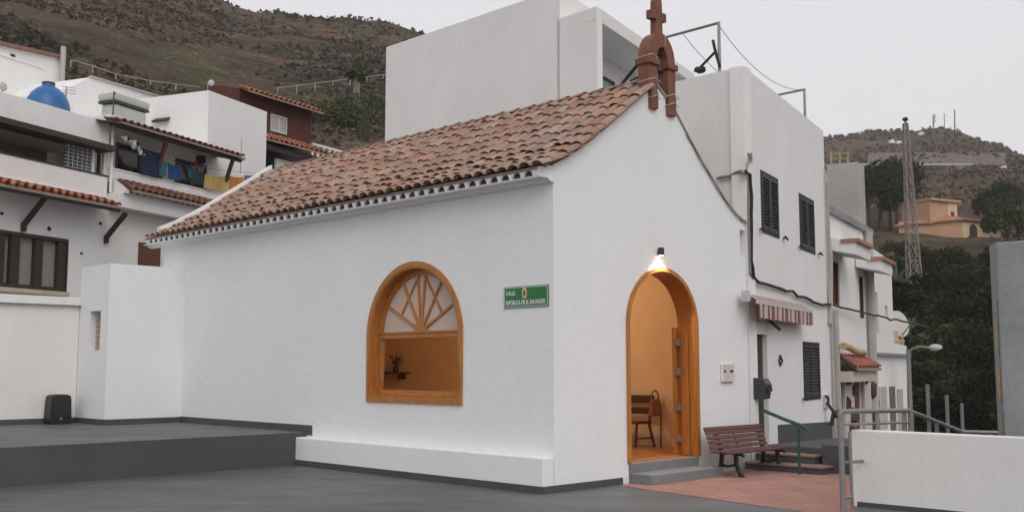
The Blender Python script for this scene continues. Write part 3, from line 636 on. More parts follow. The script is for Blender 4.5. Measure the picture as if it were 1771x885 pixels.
# ------------------------------------------------------------------ terrace walls
TW = thing('terrace_block', 'white masonry block against the chapel with a narrow grille slot', 'wall', KK)
sl0, sl1, s0_, s1_ = .36, .88, 1.50, 2.31
mb = MB(); mb.panel(BS, rect(0, 1.40, -.1, 3.255), [rect(sl0, sl1, s0_, s1_)], -.22, 0); mb.box(BF, .22, 1.815, -1.40, -.0, -.1, 3.255); mb.build('block', WHITE, TW)
mb = MB()
for i in range(4):
    for j in range(7):
        mb.box(BS, sl0 + .11 * (i + .5) , sl0 + .11 * (i + .5) + .055, -.16, -.10, s0_ + .11 * j + .02, s0_ + .11 * j + .085)
mb.build('lattice', mat('terracotta_lattice', (.45, .30, .22), .8, .15, 20), TW)
mb = MB(); mb.box(BF, -.012, 1.815, -.01, .012, -.01, .115); mb.box(BS, -.011, 1.40, -.01, .012, -.01, .115); mb.build('base_strip', GREYR, TW)
LW2 = Fr(BS.w(1.40, 0, 0), -U, -VV)
lw = thing('terrace_wall', 'low white retaining wall behind the loudspeaker', 'wall', LW2.w(4, 0, 0))
mb = MB(); mb.box(LW2, 0.0, 12, -.32, -.001, -.1, 2.62); mb.build('wall', WHITE3, lw, bevel=.012)
mb = MB(); mb.box(LW2, 0.0, 12, -.02, .012, -.01, .115); mb.build('base_strip', GREYR, lw)
# ------------------------------------------------------------------ houses up on the left
def gp(px, py, b=0.0): return GF.px(px, py, b)
def tile_slope(F, a0, a1, bt, ct, bb, cb, m, parent, name='roof_tiles', pitch=.24, rows=2):
    """barrel-tile lean-to between the wall line (bt, ct) and the eave (bb, cb)"""
    mb = MB(); d = F.n * (bt - bb) + Z * (ct - cb); L = d.length; al = d.normalized(); up = F.a.cross(al); up = up if up.z > 0 else -up
    nn = max(1, round((a1 - a0) / pitch)); pt = (a1 - a0) / nn; ex = L / rows
    for i in range(nn):
        for r in range(rows):
            o = F.w(a0 + pt * (i + .5) + RND.uniform(-.01, .01), bb, cb) + al * (ex * r + RND.uniform(-.02, .02) * (r > 0))
            barrel(mb, o, al, up, F.a, ex + (.08 if r < rows - 1 else 0), .098, .08, .05, .02)
            barrel(mb, o - F.a * pt / 2, al, up, F.a, ex, .085, .095, .06, .04, True)
    t = mb.build(name, m, parent)
    mb = MB(); mb.hexa([F.w(a, b, c + dz) for dz in (-.05, .0) for a, b, c in ((a0, bb + .03, cb), (a1, bb + .03, cb), (a1, bt, ct), (a0, bt, ct))])
    mb.build(name.replace('tiles', 'deck'), MORTAR, t); return t
V1 = thing('veranda_house', 'white house with dark open veranda, brown window and orange tiled lean-to', 'house', GF.w(0, 0, 2.6))
V2 = thing('balcony_house', 'white house with brown doors behind its laundry balcony, next to the veranda house', 'house', GF.w(5.5, 0, 2.6))
A1 = gp(186, 300)[0]
w0, wt = gp(0, 398)[1], 4.915; wb = 3.59; wR = gp(116, 460)[0]; wL = wR - 3.0
mb = MB(); mb.panel(GF, rect(-5, A1 - .02, 2.2, 6.10), [rect(wL, wR, wb, wt)], -.25, 0); mb.box(GF, A1 - .25, A1 - .02, -8, -.25, 2.2, 6.1); v1w = mb.build('wall', WHITE2, V1)
mb = MB(); mb.box(GF, -5, A1 - .02, -.22, .03, 6.10, 6.70); mb.box(GF, -5, A1 - .02, -.26, .07, 6.10, 6.17); v1p = mb.build('parapet', WHITE2, V1, bevel=.01)
mb = MB(); mb.box(GF, -5, A1 - .0, -.05, .05, 6.70, 6.74); mb.build('coping', DKWOOD, v1p)
mb = MB(); mb.box(GF, -5, A1 - .02, -8, .03, 7.50, 8.16); mb.build('roof_parapet', WHITE2, V1, bevel=.01)
mb = MB(); mb.box(GF, -5, A1 - .03, -.30, .30, 7.36, 7.50); mb.hexa([GF.w(a, b, c) for c, bb in ((7.40, .30), (7.52, .04)) for a, b in ((-5, .02), (-5, bb), (A1 - .03, bb), (A1 - .03, .02))]); mb.build('veranda_eave', DKWOOD, V1)
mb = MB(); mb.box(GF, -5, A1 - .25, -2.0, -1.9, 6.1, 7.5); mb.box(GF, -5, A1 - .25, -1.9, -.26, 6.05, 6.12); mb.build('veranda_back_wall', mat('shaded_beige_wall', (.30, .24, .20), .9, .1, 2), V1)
mb = MB(); mb.box(GF, -5, 1.15, -1.88, -1.84, 6.3, 7.3); mb.build('veranda_window', DKWOOD, V1)
mb = MB(); mb.box(GF, -5, 1.05, -1.838, -1.83, 6.4, 7.2); mb.build('pane', GLASSD, V1)
ax0, ax1 = gp(117, 270)[0], gp(168, 270)[0]
mb = MB()
for k in range(6):
    a_ = ax0 + .12 + (ax1 - ax0 - .2) * k / 5; mb.box(GF, a_ - .012, a_ + .012, -.12, -.10, 6.74, 7.36)
for k in range(7): mb.box(GF, ax0, ax1 - .05, -.119, -.101, 6.78 + .09 * k, 6.80 + .09 * k)
mb.build('window_grille', mat('pale_grille_paint', (.36, .40, .40), .5, .1, 9), V1)
for a_, m_, w in ((ax1, WHITE2, .07), (ax1 + .22, DKWOOD, .06), (ax1 + .55, WHITE2, .22)):
    mb = MB(); mb.box(GF, a_ - w, a_, -.16, -.08, 6.74, 7.36); mb.build('veranda_post', m_, V1)
# brown window with curtains
mb = MB(); mb.sweep(GF, rect(wL, wR, wb, wt), [(-.001, -.14), (-.001, .025), (.10, .025), (.10, -.14)], closed=True); WV = mb.build('window', DKWOOD, V1, bevel=.005)
for x0, x1 in ((gp(18, 450)[0], gp(34, 450)[0]), (gp(60, 450)[0], gp(74, 450)[0]), (gp(100, 450)[0], wR - .05), (wL + .9, wL + 1.1)):
    mb = MB(); mb.box(GF, x0, x1, -.10, .0, wb + .1, wt - .1); mb.build('mullion', DKWOOD, WV)
mb = MB(); mb.box(GF, wL + .08, wR - .08, -.13, -.12, wb + .06, wt - .06); mb.build('pane', CURT, WV)
mb = MB(); mb.box(GF, wL - .04, wR - .78, -.05, .09, wb - .11, wb - .01); mb.box(GF, wR - .76, wR + .04, -.05, .09, wb - .11, wb - .01); mb.build('sill', mat('cream_sill', (.55, .47, .34), .8, .1, 6), WV)
# tiled lean-to over the window
cb1 = 5.72
e1 = gp(210, 352, .75)[0]
lt = tile_slope(GF, -5, e1, .02, 6.07, .78, cb1 + .10, TILER, V1, 'leanto_tiles', .25, 3)
mb = MB(); mb.box(GF, -5, e1 - .02, .66, .74, cb1 - .02, cb1 + .06); mb.build('beam', DKWOOD, lt)
mb = MB(); mb.box(GF, -5, e1, .741, .775, cb1 + .04, cb1 + .10); mb.build('fascia', CONCL, lt)
for pxb in (38, 182):
    a_ = gp(pxb, 405)[0]; mb = MB(); mb.bar(GF.w(a_, .02, 5.08), GF.w(a_, .68, cb1), .10, .10); mb.bar(GF.w(a_, .05, 4.95), GF.w(a_, .05, 5.15), .10, .10); mb.build('brace', DKWOOD, lt)
for pxs, pys, w in ((84, 395, .18), (173, 386, .16), (140, 438, .10), (2, 368, .12)):
    a_, c_ = gp(pxs, pys); mb = MB(); mb.blob(GF.w(a_, .0, c_), w * .6, .4, 1, (.9, .5, .55)); mb.build('stone_inset', ROCK, v1w)
# ------------- balcony house
A2 = A1; A3 = 10.2
mb = MB(); mb.panel(GF, rect(A2, A3, 2.2, 5.96), [], -8, -.02); v2w = mb.build('wall', WHITE3, V2)
mb = MB(); mb.box(GF, A2 + .02, A3, -1.4, .42, 5.90, 6.28); mb.build('balcony_slab', WHITE2, V2, bevel=.01)
sk = tile_slope(GF, A2 + .25, A3, .04, 6.68, .62, 6.36, TILED, V2, 'skirt_tiles', .25, 3)
mb = MB(); hol = []
x = A2 + .35
while x < A3 - .2: hol.append([(x + .085 * math.cos(math.pi * k / 6), 6.29 + .07 * math.sin(math.pi * k / 6)) for k in range(7)]); x += .25
mb.panel(GF, rect(A2 + .22, A3, 6.281, 6.39), hol, .40, .52); mb.build('scalloped_eave', WHITE2, sk)
mb = MB(); mb.panel(Fr(GF.w(A2 + .20, 0, 0), GN, -GA), [(.0, 6.28), (.50, 6.28), (.50, 6.40), (.04, 6.72), (.0, 6.72)], [], -.05, .06); mb.build('skirt_cheek', WHITE2, sk)
mb = MB(); mb.box(GF, A2 + .05, 8.1, -.10, .03, 6.60, 6.98); mb.box(GF, A2 + .05, 8.1, -.12, .05, 6.94, 6.985); mb.build('parapet', WHITE2, V2, bevel=.01)
bb_ = -.55
ob = .55; e0, e1 = gp(192, 212, ob)[0], gp(424, 266, ob)[0]; oz = (gp(200, 216, ob)[1] + gp(420, 265, ob)[1]) / 2
def g2(px, py): return gp(px, py, bb_)
wlL, wlR = g2(350, 200)[0], g2(461, 200)[0]
mb = MB(); mb.box(GF, A2 + .02, wlL + .3, -8, bb_, 6.281, 8.2); mb.build('balcony_back_wall', WHITE3, V2)
mb = MB(); topc = g2(462, 194)[1]; mb.box(GF, g2(360, 165)[0], wlR, -7, bb_ + .02, 5.9, topc); mb.build('tall_wall', WHITE2, V2, bevel=.01)
mb = MB(); mb.box(GF, A2 - .02, wlL + .2, -7.9, .02, oz + .06, oz + .28); mb.build('roof_parapet', WHITE2, V2, bevel=.01)
for pL, pR in ((199, 279), (303, 356)):
    a0, a1 = g2(pL, 280)[0], g2(pR, 290)[0]
    mb = MB(); mb.sweep(GF, rect(a0, a1, 6.30, 7.86), [(-.001, bb_ - .02), (-.001, bb_ + .05), (.09, bb_ + .05), (.09, bb_ - .02)], closed=True); mb.box(GF, (a0 + a1) / 2 - .05, (a0 + a1) / 2 + .05, bb_, bb_ + .04, 6.4, 7.78); mb.box(GF, a0 + .08, a1 - .08, bb_, bb_ + .03, 6.4, 6.95)
    d_ = mb.build('balcony_door', MIDWOOD, V2, bevel=.005)
    mb = MB(); mb.box(GF, a0 + .08, a1 - .08, bb_ + .004, bb_ + .012, 6.9, 7.8); mb.build('pane', GLASSD, d_)
# overhanging tiled eave above the balcony
ov = tile_slope(GF, e0 + .35, e1, .03, oz + .13, ob, oz, TILED, V2, 'overhang_tiles', .25, 2)
mb = MB(); mb.box(GF, e0 + .02, e1 - .05, ob - .16, ob - .08, oz - .14, oz - .06); mb.hexa([GF.w(a, b, c + dz) for dz in (-.09, -.055) for a, b, c in ((e0, ob - .02, oz), (e1, ob - .02, oz), (e1, bb_, oz + .2), (e0, bb_, oz + .2))]); mb.build('soffit', DKWOOD, ov)
for p in (294, 409):
    a_ = gp(p, 270, ob)[0]; mb = MB(); mb.bar(GF.w(a_ + .1, .0, 7.1), GF.w(a_, ob - .12, oz - .1), .09, .09); mb.build('brace', MIDWOOD, ov)
mb = MB(); mb.tube([GF.w(A2 + .03, .09, 6.3), GF.w(A2 + .03, .09, 8.2)], .035); mb.build('drain_pipe', WHITE2, V2)
a0, a1 = gp(240, 430)[0], gp(277, 430)[0]
mb = MB(); mb.box(GF, a0, a1, -.03, .02, 2.5, 5.12); mb.build('door', MIDWOOD, V2)
mb = MB(); a_, c_ = g2(344, 268); mb.tube([GF.w(a_ + .16 * math.cos(k * math.pi / 8), bb_ + .03, c_ - .3 + .16 * math.sin(k * math.pi / 8)) for k in range(17)], .025); mb.build('wreath', CREAMB, V2)
mb = MB(); a_, c_ = g2(343, 272); mb.box(GF, a_ - .1, a_ + .1, bb_, bb_ + .2, 7.88, 8.1); mb.build('wall_light', DKMET, V2)
# laundry on the line along the parapet
lp = [GF.w(gp(205, 240, .12)[0], .12, gp(205, 246, .12)[1]), GF.w(gp(255, 262, .12)[0], .12, gp(255, 264, .12)[1]), GF.w(gp(330, 285, .12)[0], .12, gp(330, 288, .12)[1]), GF.w(gp(440, 299, .12)[0], .12, gp(440, 300, .12)[1])]
mb = MB(); mb.tube(lp, .006, 5); tag(mb.build('washing_line', CABLEG), 'thin washing line strung along the balcony parapet', 'washing line')
def cloth(name, pts, m, label, b=.13, cat='laundry', seed=0):
    o = [gp(x, y, b) for x, y in pts]; mb = MB(); m_ = len(o)
    mnx, mxx = min(p[0] for p in o), max(p[0] for p in o); mny, mxy = min(p[1] for p in o), max(p[1] for p in o)
    n = 14; k = 8; vs = []
    # rows from top edge (first two points) to bottom edge (last two)
    tl, tr_, br, bl = o
    for j in range(k + 1):
        for i in range(n + 1):
            f, g = i / n, j / k
            a = (tl[0] * (1 - f) + tr_[0] * f) * (1 - g) + (bl[0] * (1 - f) + br[0] * f) * g; c = (tl[1] * (1 - f) + tr_[1] * f) * (1 - g) + (bl[1] * (1 - f) + br[1] * f) * g
            c -= .03 * math.sin(math.pi * f) * (1 - g)
            vs.append(GF.w(a, b + .03 * math.sin(f * 9 + seed) * g + .02 * math.sin(f * 17 + seed * 2), c))
    N = len(vs); vs += [v - GN * .012 for v in vs]; fs = []
    for j in range(k):
        for i in range(n):
            q = j * (n + 1) + i; fs += [(q, q + 1, q + n + 2, q + n + 1), (N + q, N + q + n + 1, N + q + n + 2, N + q + 1)]
    mb.add(vs, fs); o_ = mb.build(name, m, smooth=True); return tag(o_, label, cat, 'laundry on the balcony line')
CL = {k: mat('cloth_' + k, c, .9, .12, 14) for k, c in dict(navy=(.012, .02, .07), blue=(.015, .05, .17), teal=(.03, .13, .15), dark=(.012, .035, .05), yellow=(.48, .34, .10), orange=(.55, .22, .03), lilac=(.20, .13, .32), white=(.5, .5, .5)).items()}
cloth('towel', [(243, 258), (275, 266), (275, 306), (243, 300)], CL['navy'], 'navy blue towel, first big dark piece on the balcony line', seed=1)
cloth('top', [(276, 275), (289, 279), (288, 306), (275, 305)], CL['teal'], 'small teal and purple top next to the navy towel', seed=2)
cloth('trousers', [(291, 281), (315, 288), (314, 314), (291, 308)], CL['blue'], 'bright blue trousers hanging between teal top and patterned dress', seed=3)
cloth('dress', [(322, 290), (352, 298), (352, 320), (323, 313)], CL['dark'], 'dark teal patterned dress hanging left of the yellow blanket', seed=4)
cloth('scarf', [(324, 289), (331, 292), (333, 308), (326, 307)], CL['teal'], 'light teal scarf hung over the dark dress', b=.17, seed=4)
cloth('blanket', [(355, 301), (394, 306), (390, 331), (354, 325)], CL['yellow'], 'yellow blanket hanging from the balcony line', seed=5)
cloth('pillowcase', [(396, 304), (422, 306), (420, 330), (398, 333)], CL['orange'], 'orange pillowcase hanging beside the yellow blanket', seed=6)
cloth('sheet', [(422, 303), (470, 300), (470, 322), (421, 322)], CL['lilac'], 'lilac sheet at the right end of the balcony line', seed=7)
for (x, y, s, lb) in ((217, 241, .13, 'white soft toy, highest of three hung under the balcony eave'), (231, 250, .19, 'black and white soft toy, middle of three under the balcony eave'), (244, 264, .12, 'white soft toy, lowest of three under the balcony eave')):
    a_, c_ = gp(x, y, .3); t_ = thing('soft_toy', lb, 'toy', GF.w(a_, .3, c_ - s), 'soft toys drying under the eave')
    mb = MB(); mb.blob(GF.w(a_, .3, c_), s * .55, .3, 2, (1, .8, 1.1)); mb.blob(GF.w(a_ + s * .9, .3, c_ - s * .25), s * .3, .3, 1); mb.blob(GF.w(a_ - s * .8, .3, c_ + s * .3), s * .3, .3, 1); mb.build('body', CL['white'], t_, smooth=True)
    mb = MB(); mb.blob(GF.w(a_ + s * .3, .3 + s * .5, c_ + s * .1), s * .4, .3, 1); mb.build('patch', BLACKP, t_, smooth=True)
# ------------- roof things
b_ = -1.6
a0, c0 = gp(50, 187, b_); a1, c1 = gp(108, 187, b_)
R_ = (a1 - a0) / 2
bt = thing('water_tank', 'round blue plastic water tank on the veranda house roof', 'water tank', GF.w((a0 + a1) / 2, b_, 7.96))
mb = MB(); tz = gp(80, 143, b_)[1]; hh = (tz - 7.9) / 1.18
mb.lathe(GF.w((a0 + a1) / 2 + .05, b_, 7.9), [(R_ * .80, 0), (R_ * .98, hh * .15), (R_ * 1.06, hh * .30), (R_ * 1.05, hh * .52), (R_ * .96, hh * .74), (R_ * .78, hh * .92), (R_ * .52, hh * 1.04), (R_ * .30, hh * 1.10), (R_ * .29, hh * 1.15)], 28); hh += .02
mb.build('shell', BLUE, bt, smooth=True)
mb = MB(); mb.lathe(GF.w((a0 + a1) / 2 + .05, b_, 7.9 + hh * 1.13), [(R_ * .3, 0), (R_ * .3, .05), (R_ * .1, .07)], 20); mb.build('lid', BLACKP, bt)
mb = MB(); mb.tube([GF.w((a0 + a1) / 2 + .18, b_ + R_ * .5, 7.9 + hh * .85), GF.w((a0 + a1) / 2 + .3, b_ + R_ * .75, 7.9 + hh * .5), GF.w((a0 + a1) / 2 + .36, b_ + R_ * .8, 7.9 + hh * .1)], .012); mb.build('hose', WIRE, bt)
b_ = -2.2
a0, a1 = gp(196, 180, b_)[0], gp(257, 190, b_)[0]; ctop = gp(195, 159, b_)[1]; cr = gp(257, 178, b_)[1]
gt = thing('storage_tank', 'rectangular grey tank with rounded rims on the flat roof', 'tank', GF.w((a0 + a1) / 2, b_, 8.3)); gz = (gp(200, 159, b_)[1] + cr) / 2
mb = MB(); mb.box(GF, a0 + .06, a1 - .05, b_ - .55, b_, gz - 1.2, gz - .32); mb.build('body', GREYT, gt, bevel=.10)
mb = MB(); mb.box(GF, a0 - .02, a1 + .02, b_ - .61, b_ + .06, gz - .25, gz); mb.build('lid', GREYT, gt, bevel=.08)
mb = MB(); mb.box(GF, a0, a1, b_ - .59, b_ + .03, gz - .319, gz - .251); mb.build('rim', DKMET, gt)
mb = MB(); mb.bar(GF.w(a0 - .1, b_ + .1, gz - 1.0), GF.w(a0 - .1, b_ + .1, gz - .05), .03, .03); mb.bar(GF.w(a0 - .1, b_ + .1, gz - .05), GF.w(a0 + .25, b_ - .1, gz - .05), .03, .03); mb.build('bracket', DKMET, gt)
# little roof hatch house
b_ = -1.9; a0, a1 = gp(300, 210, b_)[0], gp(354, 210, b_)[0]
rh = thing('roof_hatch', 'small white stair hatch with dark sloping cover beside tall white wall', 'roof hatch', GF.w((a0 + a1) / 2, b_, 8.7))
hz = gp(320, 199, b_)[1]
mb = MB(); mb.panel(GF, [(a0, 8.5), (a1, 8.5), (a1, hz - .25), (a0 + .35, hz), (a0, hz - .22)], [], b_ - .65, b_); mb.build('body', WHITE2, rh)
mb = MB(); mb.bar(GF.w(a0 - .2, b_ - .4, hz - .32), GF.w(a0 + .35, b_ - .4, hz + .04), .6, .06); mb.bar(GF.w(a0 + .35, b_ - .4, hz + .04), GF.w(a1 + .1, b_ - .4, hz - .25), .6, .06); mb.build('cover', DKWOOD, rh)
# white volumes behind
def block(name, label, pts, b, depth, m, cbot, cat='house', trim=None):
    o = [gp(x, y, b) for x, y in pts]; t = thing(name, label, cat, GF.w(o[0][0], b, cbot))
    mb = MB(); mb.panel(GF, [(o[0][0], cbot)] + o + [(o[-1][0], cbot)][0:1] if False else [(o[-1][0], cbot), (o[0][0], cbot)] + o, [], b - depth, b); w = mb.build('wall', m, t); return t, o
t1, o1 = block('roof_room', 'long low white roof room behind the grey tank', [(108, 158), (155, 134), (302, 176)], -6, 5, WHITE2, 7)
mb = MB(); mb.sweep(GF, [o1[1], o1[2]], [(.0, -6.05), (.0, -5.93), (.06, -5.93), (.06, -6.05)]); mb.build('coping', CONCL, t1)
mb = MB(); mb.box(GF, gp(304, 190, -5)[0], gp(324, 190, -5)[0], -6, -5, 8, gp(310, 172, -5)[1]); mb.build('doorway', BLACKP, t1)  # solid black box; the darkness inside the opening is painted as its colour
t2, o2 = block('white_house', 'white house with a reddish tiled edge at the far upper left', [(-60, 66), (110, 103)], -10, 7, WHITE3, 5)
mb = MB(); mb.sweep(GF, [o2[0], o2[1]], [(.0, -10.2), (.0, -9.85), (.12, -9.85), (.12, -10.2)]); mb.build('tile_edge', TILED, t2)
mb = MB(); pa, pc_ = gp(109, 100, -9.8); mb.tube([GF.w(pa, -9.8, pc_ - 2.0), GF.w(pa, -9.8, gp(109, 81, -9.8)[1])], .10); mb.build('chimney_pipe', GREYT, t2)
mb = MB(); pa, pc_ = gp(71, 128, -8.0); mb.box(GF, gp(-60, 120, -8.6)[0], gp(72, 120, -8.6)[0], -9.99, -8.6, 5, gp(72, 119, -8.6)[1]); mb.box(GF, gp(-60, 120, -8.6)[0], gp(72, 120, -8.6)[0] + .02, -9.99, -8.55, gp(72, 119, -8.6)[1], gp(72, 119, -8.6)[1] + .06); mb.build('annexe', WHITE2, t2)
mb = MB(); pa, pc_ = gp(22, 99, -9.98); mb.box(GF, pa - .08, pa + .08, -9.999, -9.95, pc_ - .1, pc_ + .1); mb.build('vent', DKMET, t2)
# TV aerial by the tall white wall and pole
mb = MB(); a_ = gp(358, 190, -1.1)[0]; mb.tube([GF.w(a_, -1.1, gp(358, 214, -1.1)[1]), GF.w(a_, -1.1, gp(358, 143, -1.1)[1])], .015, 6)
AE = thing('aerial_mast', 'thin aerial mast with a round white head against the tall wall', 'aerial', GF.w(a_, -1.1, 8.7)); mb.build('mast', STEEL, AE)
mb = MB(); c_ = gp(366, 144, -1.1); mb.lathe(GF.w(c_[0] - .02, -1.1, c_[1] - .08), [(.03, 0), (.09, .04), (.10, .12), (.05, .17)], 12); mb.build('head', CL['white'], AE, smooth=True)
for x, y0, y1 in ((418, 240, 300), (318, 0, 0)):
    if y1: 
        a_ = gp(x, 260, .0)[0]; mb = MB(); mb.tube([GF.w(a_, -.02, gp(x, y1)[1]), GF.w(a_, -.02, gp(x, y0)[1])], .012, 6); tag(mb.build('balcony_rod', STEEL), 'thin steel rod standing at the balcony end by the tall wall', 'rod')
# roof antenna behind the blue tank
RA = thing('roof_aerial', 'low roof aerial with short rods beside the blue tank', 'aerial', GF.w(gp(116, 165, -2.5)[0], -2.5, 8))
mb = MB(); a_ = gp(115, 150, -2.5)[0]; mb.tube([GF.w(a_, -2.5, 7.95), GF.w(a_, -2.5, gp(115, 150, -2.5)[1])], .02, 6)
for k in range(3): mb.tube([GF.w(a_ - .15, -2.5, gp(115, 152 + 5 * k, -2.5)[1]), GF.w(a_ + .35, -2.5, gp(115, 151 + 5 * k, -2.5)[1] + .05)], .008, 5)
mb.build('aerial', STEEL, RA)
mb = MB(); a_, c_ = gp(4, 150, -1.5); sc_ = thing('roof_fan', 'small pale wall-mounted gadget at the left roof edge', 'fan', GF.w(a_, -1.5, 7.95))
mb.tube([GF.w(a_, -1.5, 7.95), GF.w(a_, -1.5, c_ - .05)], .02, 6); mb.lathe(GF.w(a_, -1.5, c_), [(.10, 0), (.12, .03), (.06, .08)], 14, GN); mb.build('body', GREYT, sc_)
# ------------- maroon house farther up
MA_ = math.radians(31); MH = Fr(at(540, 300, 41.0).to_3d(), V(math.sin(MA_), math.cos(MA_), 0), V(math.cos(MA_), -math.sin(MA_), 0))
MH.o.z = 0
def mp_(x, y, b=0): return MH.px(x, y, b)
mh = thing('maroon_house', 'maroon house with orange tiled eaves and a white window', 'house', MH.w(-2, 0, 6))
a0, a1 = mp_(413, 200)[0], mp_(538, 220)[0]; zt = mp_(538, 190)[1] ; pk_ = mp_(385, 150)
mb = MB(); mb.panel(MH, [(a0, 5), (a1, 5), (a1, zt), (a0, zt)], [], -2.6, 0); mb.build('wall', BROWNW, mh)
t_ = tile_slope(MH, mp_(412, 150, .5)[0] + .5, mp_(560, 195, .5)[0], -.1, mp_(480, 172, 0)[1] + .1, .5, mp_(555, 197, .5)[1] + .05, TILER, mh, 'eave_tiles', .26, 3)
mb = MB(); mb.panel(Fr(MH.w(a0 + .01, 0, 0), -MH.n, -MH.a), [(0, zt - .02), (2.6, zt - .02), (1.3, zt + .3)], [], -.3, 0); mb.build('gable', BROWNW, mh)
wa0, wa1 = mp_(467, 215)[0], mp_(495, 215)[0]; wc0, wc1 = mp_(480, 230)[1], mp_(480, 200)[1]
mb = MB(); mb.sweep(MH, rect(wa0, wa1, wc0, wc1), [(0, -.02), (0, .05), (.10, .05), (.10, -.02)], closed=True); mb.box(MH, (wa0 + wa1) / 2 - .06, (wa0 + wa1) / 2 + .06, 0, .045, wc0 + .05, wc1 - .05); W_ = mb.build('window', CL['white'], mh)
mb = MB(); mb.box(MH, wa0 + .08, wa1 - .08, .004, .02, wc0 + .08, wc1 - .08); mb.build('shutter', CONCL, W_)
t_ = tile_slope(MH, mp_(455, 235, 1.6)[0], mp_(575, 268, 1.6)[0], .02, mp_(500, 243)[1], 1.6, mp_(560, 268, 1.6)[1] + .05, TILER, mh, 'porch_tiles', .26, 5)
mb = MB(); pa0, pa1 = mp_(440, 280, .1)[0], mp_(535, 280, .1)[0]; mb.box(MH, pa0 - 2, pa1, .02, .05, 5, mp_(500, 250)[1]); mb.build('porch_shade_sheet', BLACKP, mh)  # black sheet: shade of the open porch put into the colour
mb = MB(); mb.box(MH, mp_(478, 280, 1.0)[0], mp_(520, 280, 1.0)[0], .9, 1.0, 5.5, mp_(500, 279, 1)[1]); mb.build('porch_parapet', WHITE2, mh)
mb = MB(); mb.box(MH, mp_(455, 250, 1.4)[0], mp_(570, 270, 1.4)[0], 1.3, 1.4, mp_(540, 264, 1.4)[1] - .3, mp_(540, 264, 1.4)[1] - .1); mb.build('porch_beam', DKWOOD, mh)
# white balustrade to the right of it
b0_, b1_ = mp_(540, 245, -.5), mp_(600, 262, -.5)
bl_ = thing('balustrade', 'low white pierced balustrade beside the maroon house', 'balustrade', MH.w(b0_[0], -.5, b0_[1] - .5))
mb = MB(); zz = b0_[1] - .1; mb.box(MH, b0_[0], b1_[0], -.6, -.5, zz - .03, zz + .06); mb.box(MH, b0_[0], b1_[0], -.6, -.5, zz - .7, zz - .45)
k = 0
while b0_[0] + k * .35 < b1_[0]: mb.box(MH, b0_[0] + k * .35, b0_[0] + k * .35 + .10, -.59, -.51, zz - .45, zz - .03); k += 1
mb.build('rail', WHITE2, bl_)
# ------------------------------------------------------------------ the house beside the chapel
def hp(px, py, b=0.0): return HF.px(px, py, b)
HT = 7.10; HE = 6.06
H1 = thing('street_house', 'tall white house joined to the chapel, with dark louvred shutters and a roof terrace', 'house', HF.w(3, 0, 0))
dp0, dp1 = .47, 1.10
mb = MB(); mb.panel(HF, rect(0, HE, -1.5, HT), [rect(dp0, dp1, .30, 2.32), rect(.92, 2.10, 4.20, 5.37), rect(3.68, 4.94, 4.15, 5.33), rect(3.65, 5.04, 1.05, 2.25)], -.25, 0)
h1w = mb.build('street_wall', WHITE2, H1)
mb = MB(); mb.box(HL, .003, 10.4, -.25, -.001, 0, HT); mb.build('side_wall', WHITE2, H1)
mb = MB(); mb.panel(HF, rect(2.5, HE - .1, -1, 6.0), [], -9, -8.8); mb.box(HF, HE - .25, HE - .003, -9, -.25, -1.5, HT); mb.build('rear_wall', WHITE2, H1)
mb = MB(); mb.add([HL.w(0.2, -.2, 6.2), HL.w(10.3, -.2, 6.2), HF.w(HE - .1, -9, 6.2), HF.w(HE - .1, -.2, 6.2)], [(0, 1, 2, 3)]); mb.build('roof', CONC, H1)
# third storey, set back, with a covered balcony
TWR = 9.70; T0, T1 = 4.42, 10.33
TF = Fr(HL.w(T0, 0, 0), HA, HN)
mb = MB(); mb.v = [Vector((p.x, p.y, z)) for z in (6.0, TWR) for p in (HL.w(T0, .006, 0), TF.w(6.2, 0, 0), HL.w(T1, 0, 0) + HA * 6.2, HL.w(T1, .006, 0))]
mb.f = [(0, 1, 2, 3), (4, 5, 6, 7), (0, 1, 5, 4), (1, 2, 6, 5), (2, 3, 7, 6), (3, 0, 4, 7)]; mb.build('upper_storey', WHITE2, H1, bevel=.015)
SB = 3.40
mb = MB(); mb.box(HL, SB, T0 + .1, -.16, .006, 6.0, 9.02); mb.build('balcony_side', WHITE2, H1, bevel=.01)
BFm = Fr(HL.w(SB, 0, 0), HA, HN)
mb = MB(); mb.v = [Vector((p.x, p.y, z)) for z in (8.76, 9.05) for p in (HL.w(SB, .012, 0), BFm.w(5.75, 0, 0), TF.w(5.75, -.1, 0), HL.w(T0, .0, 0))]
mb.f = [(0, 1, 2, 3), (4, 5, 6, 7), (0, 1, 5, 4), (1, 2, 6, 5), (2, 3, 7, 6), (3, 0, 4, 7)]; mb.build('balcony_roof', WHITE3, H1, bevel=.01)
a0, a1 = TF.px(1030, 150)[0], TF.px(1061, 150)[0]; c1 = TF.px(1050, 137)[1]
mb = MB(); mb.sweep(TF, rect(a0 - .6, a1, c1 - 1.3, c1), [(-.001, -.02), (-.001, .04), (.08, .04), (.08, -.02)], closed=True); W_ = mb.build('balcony_window', DKMET, H1)
mb = MB(); mb.box(TF, a0 - .55, a1 - .06, .004, .012, c1 - 1.25, c1 - .06); mb.build('pane', mat('pale_window_glass', (.25, .30, .34), .15, .1, 2), W_)
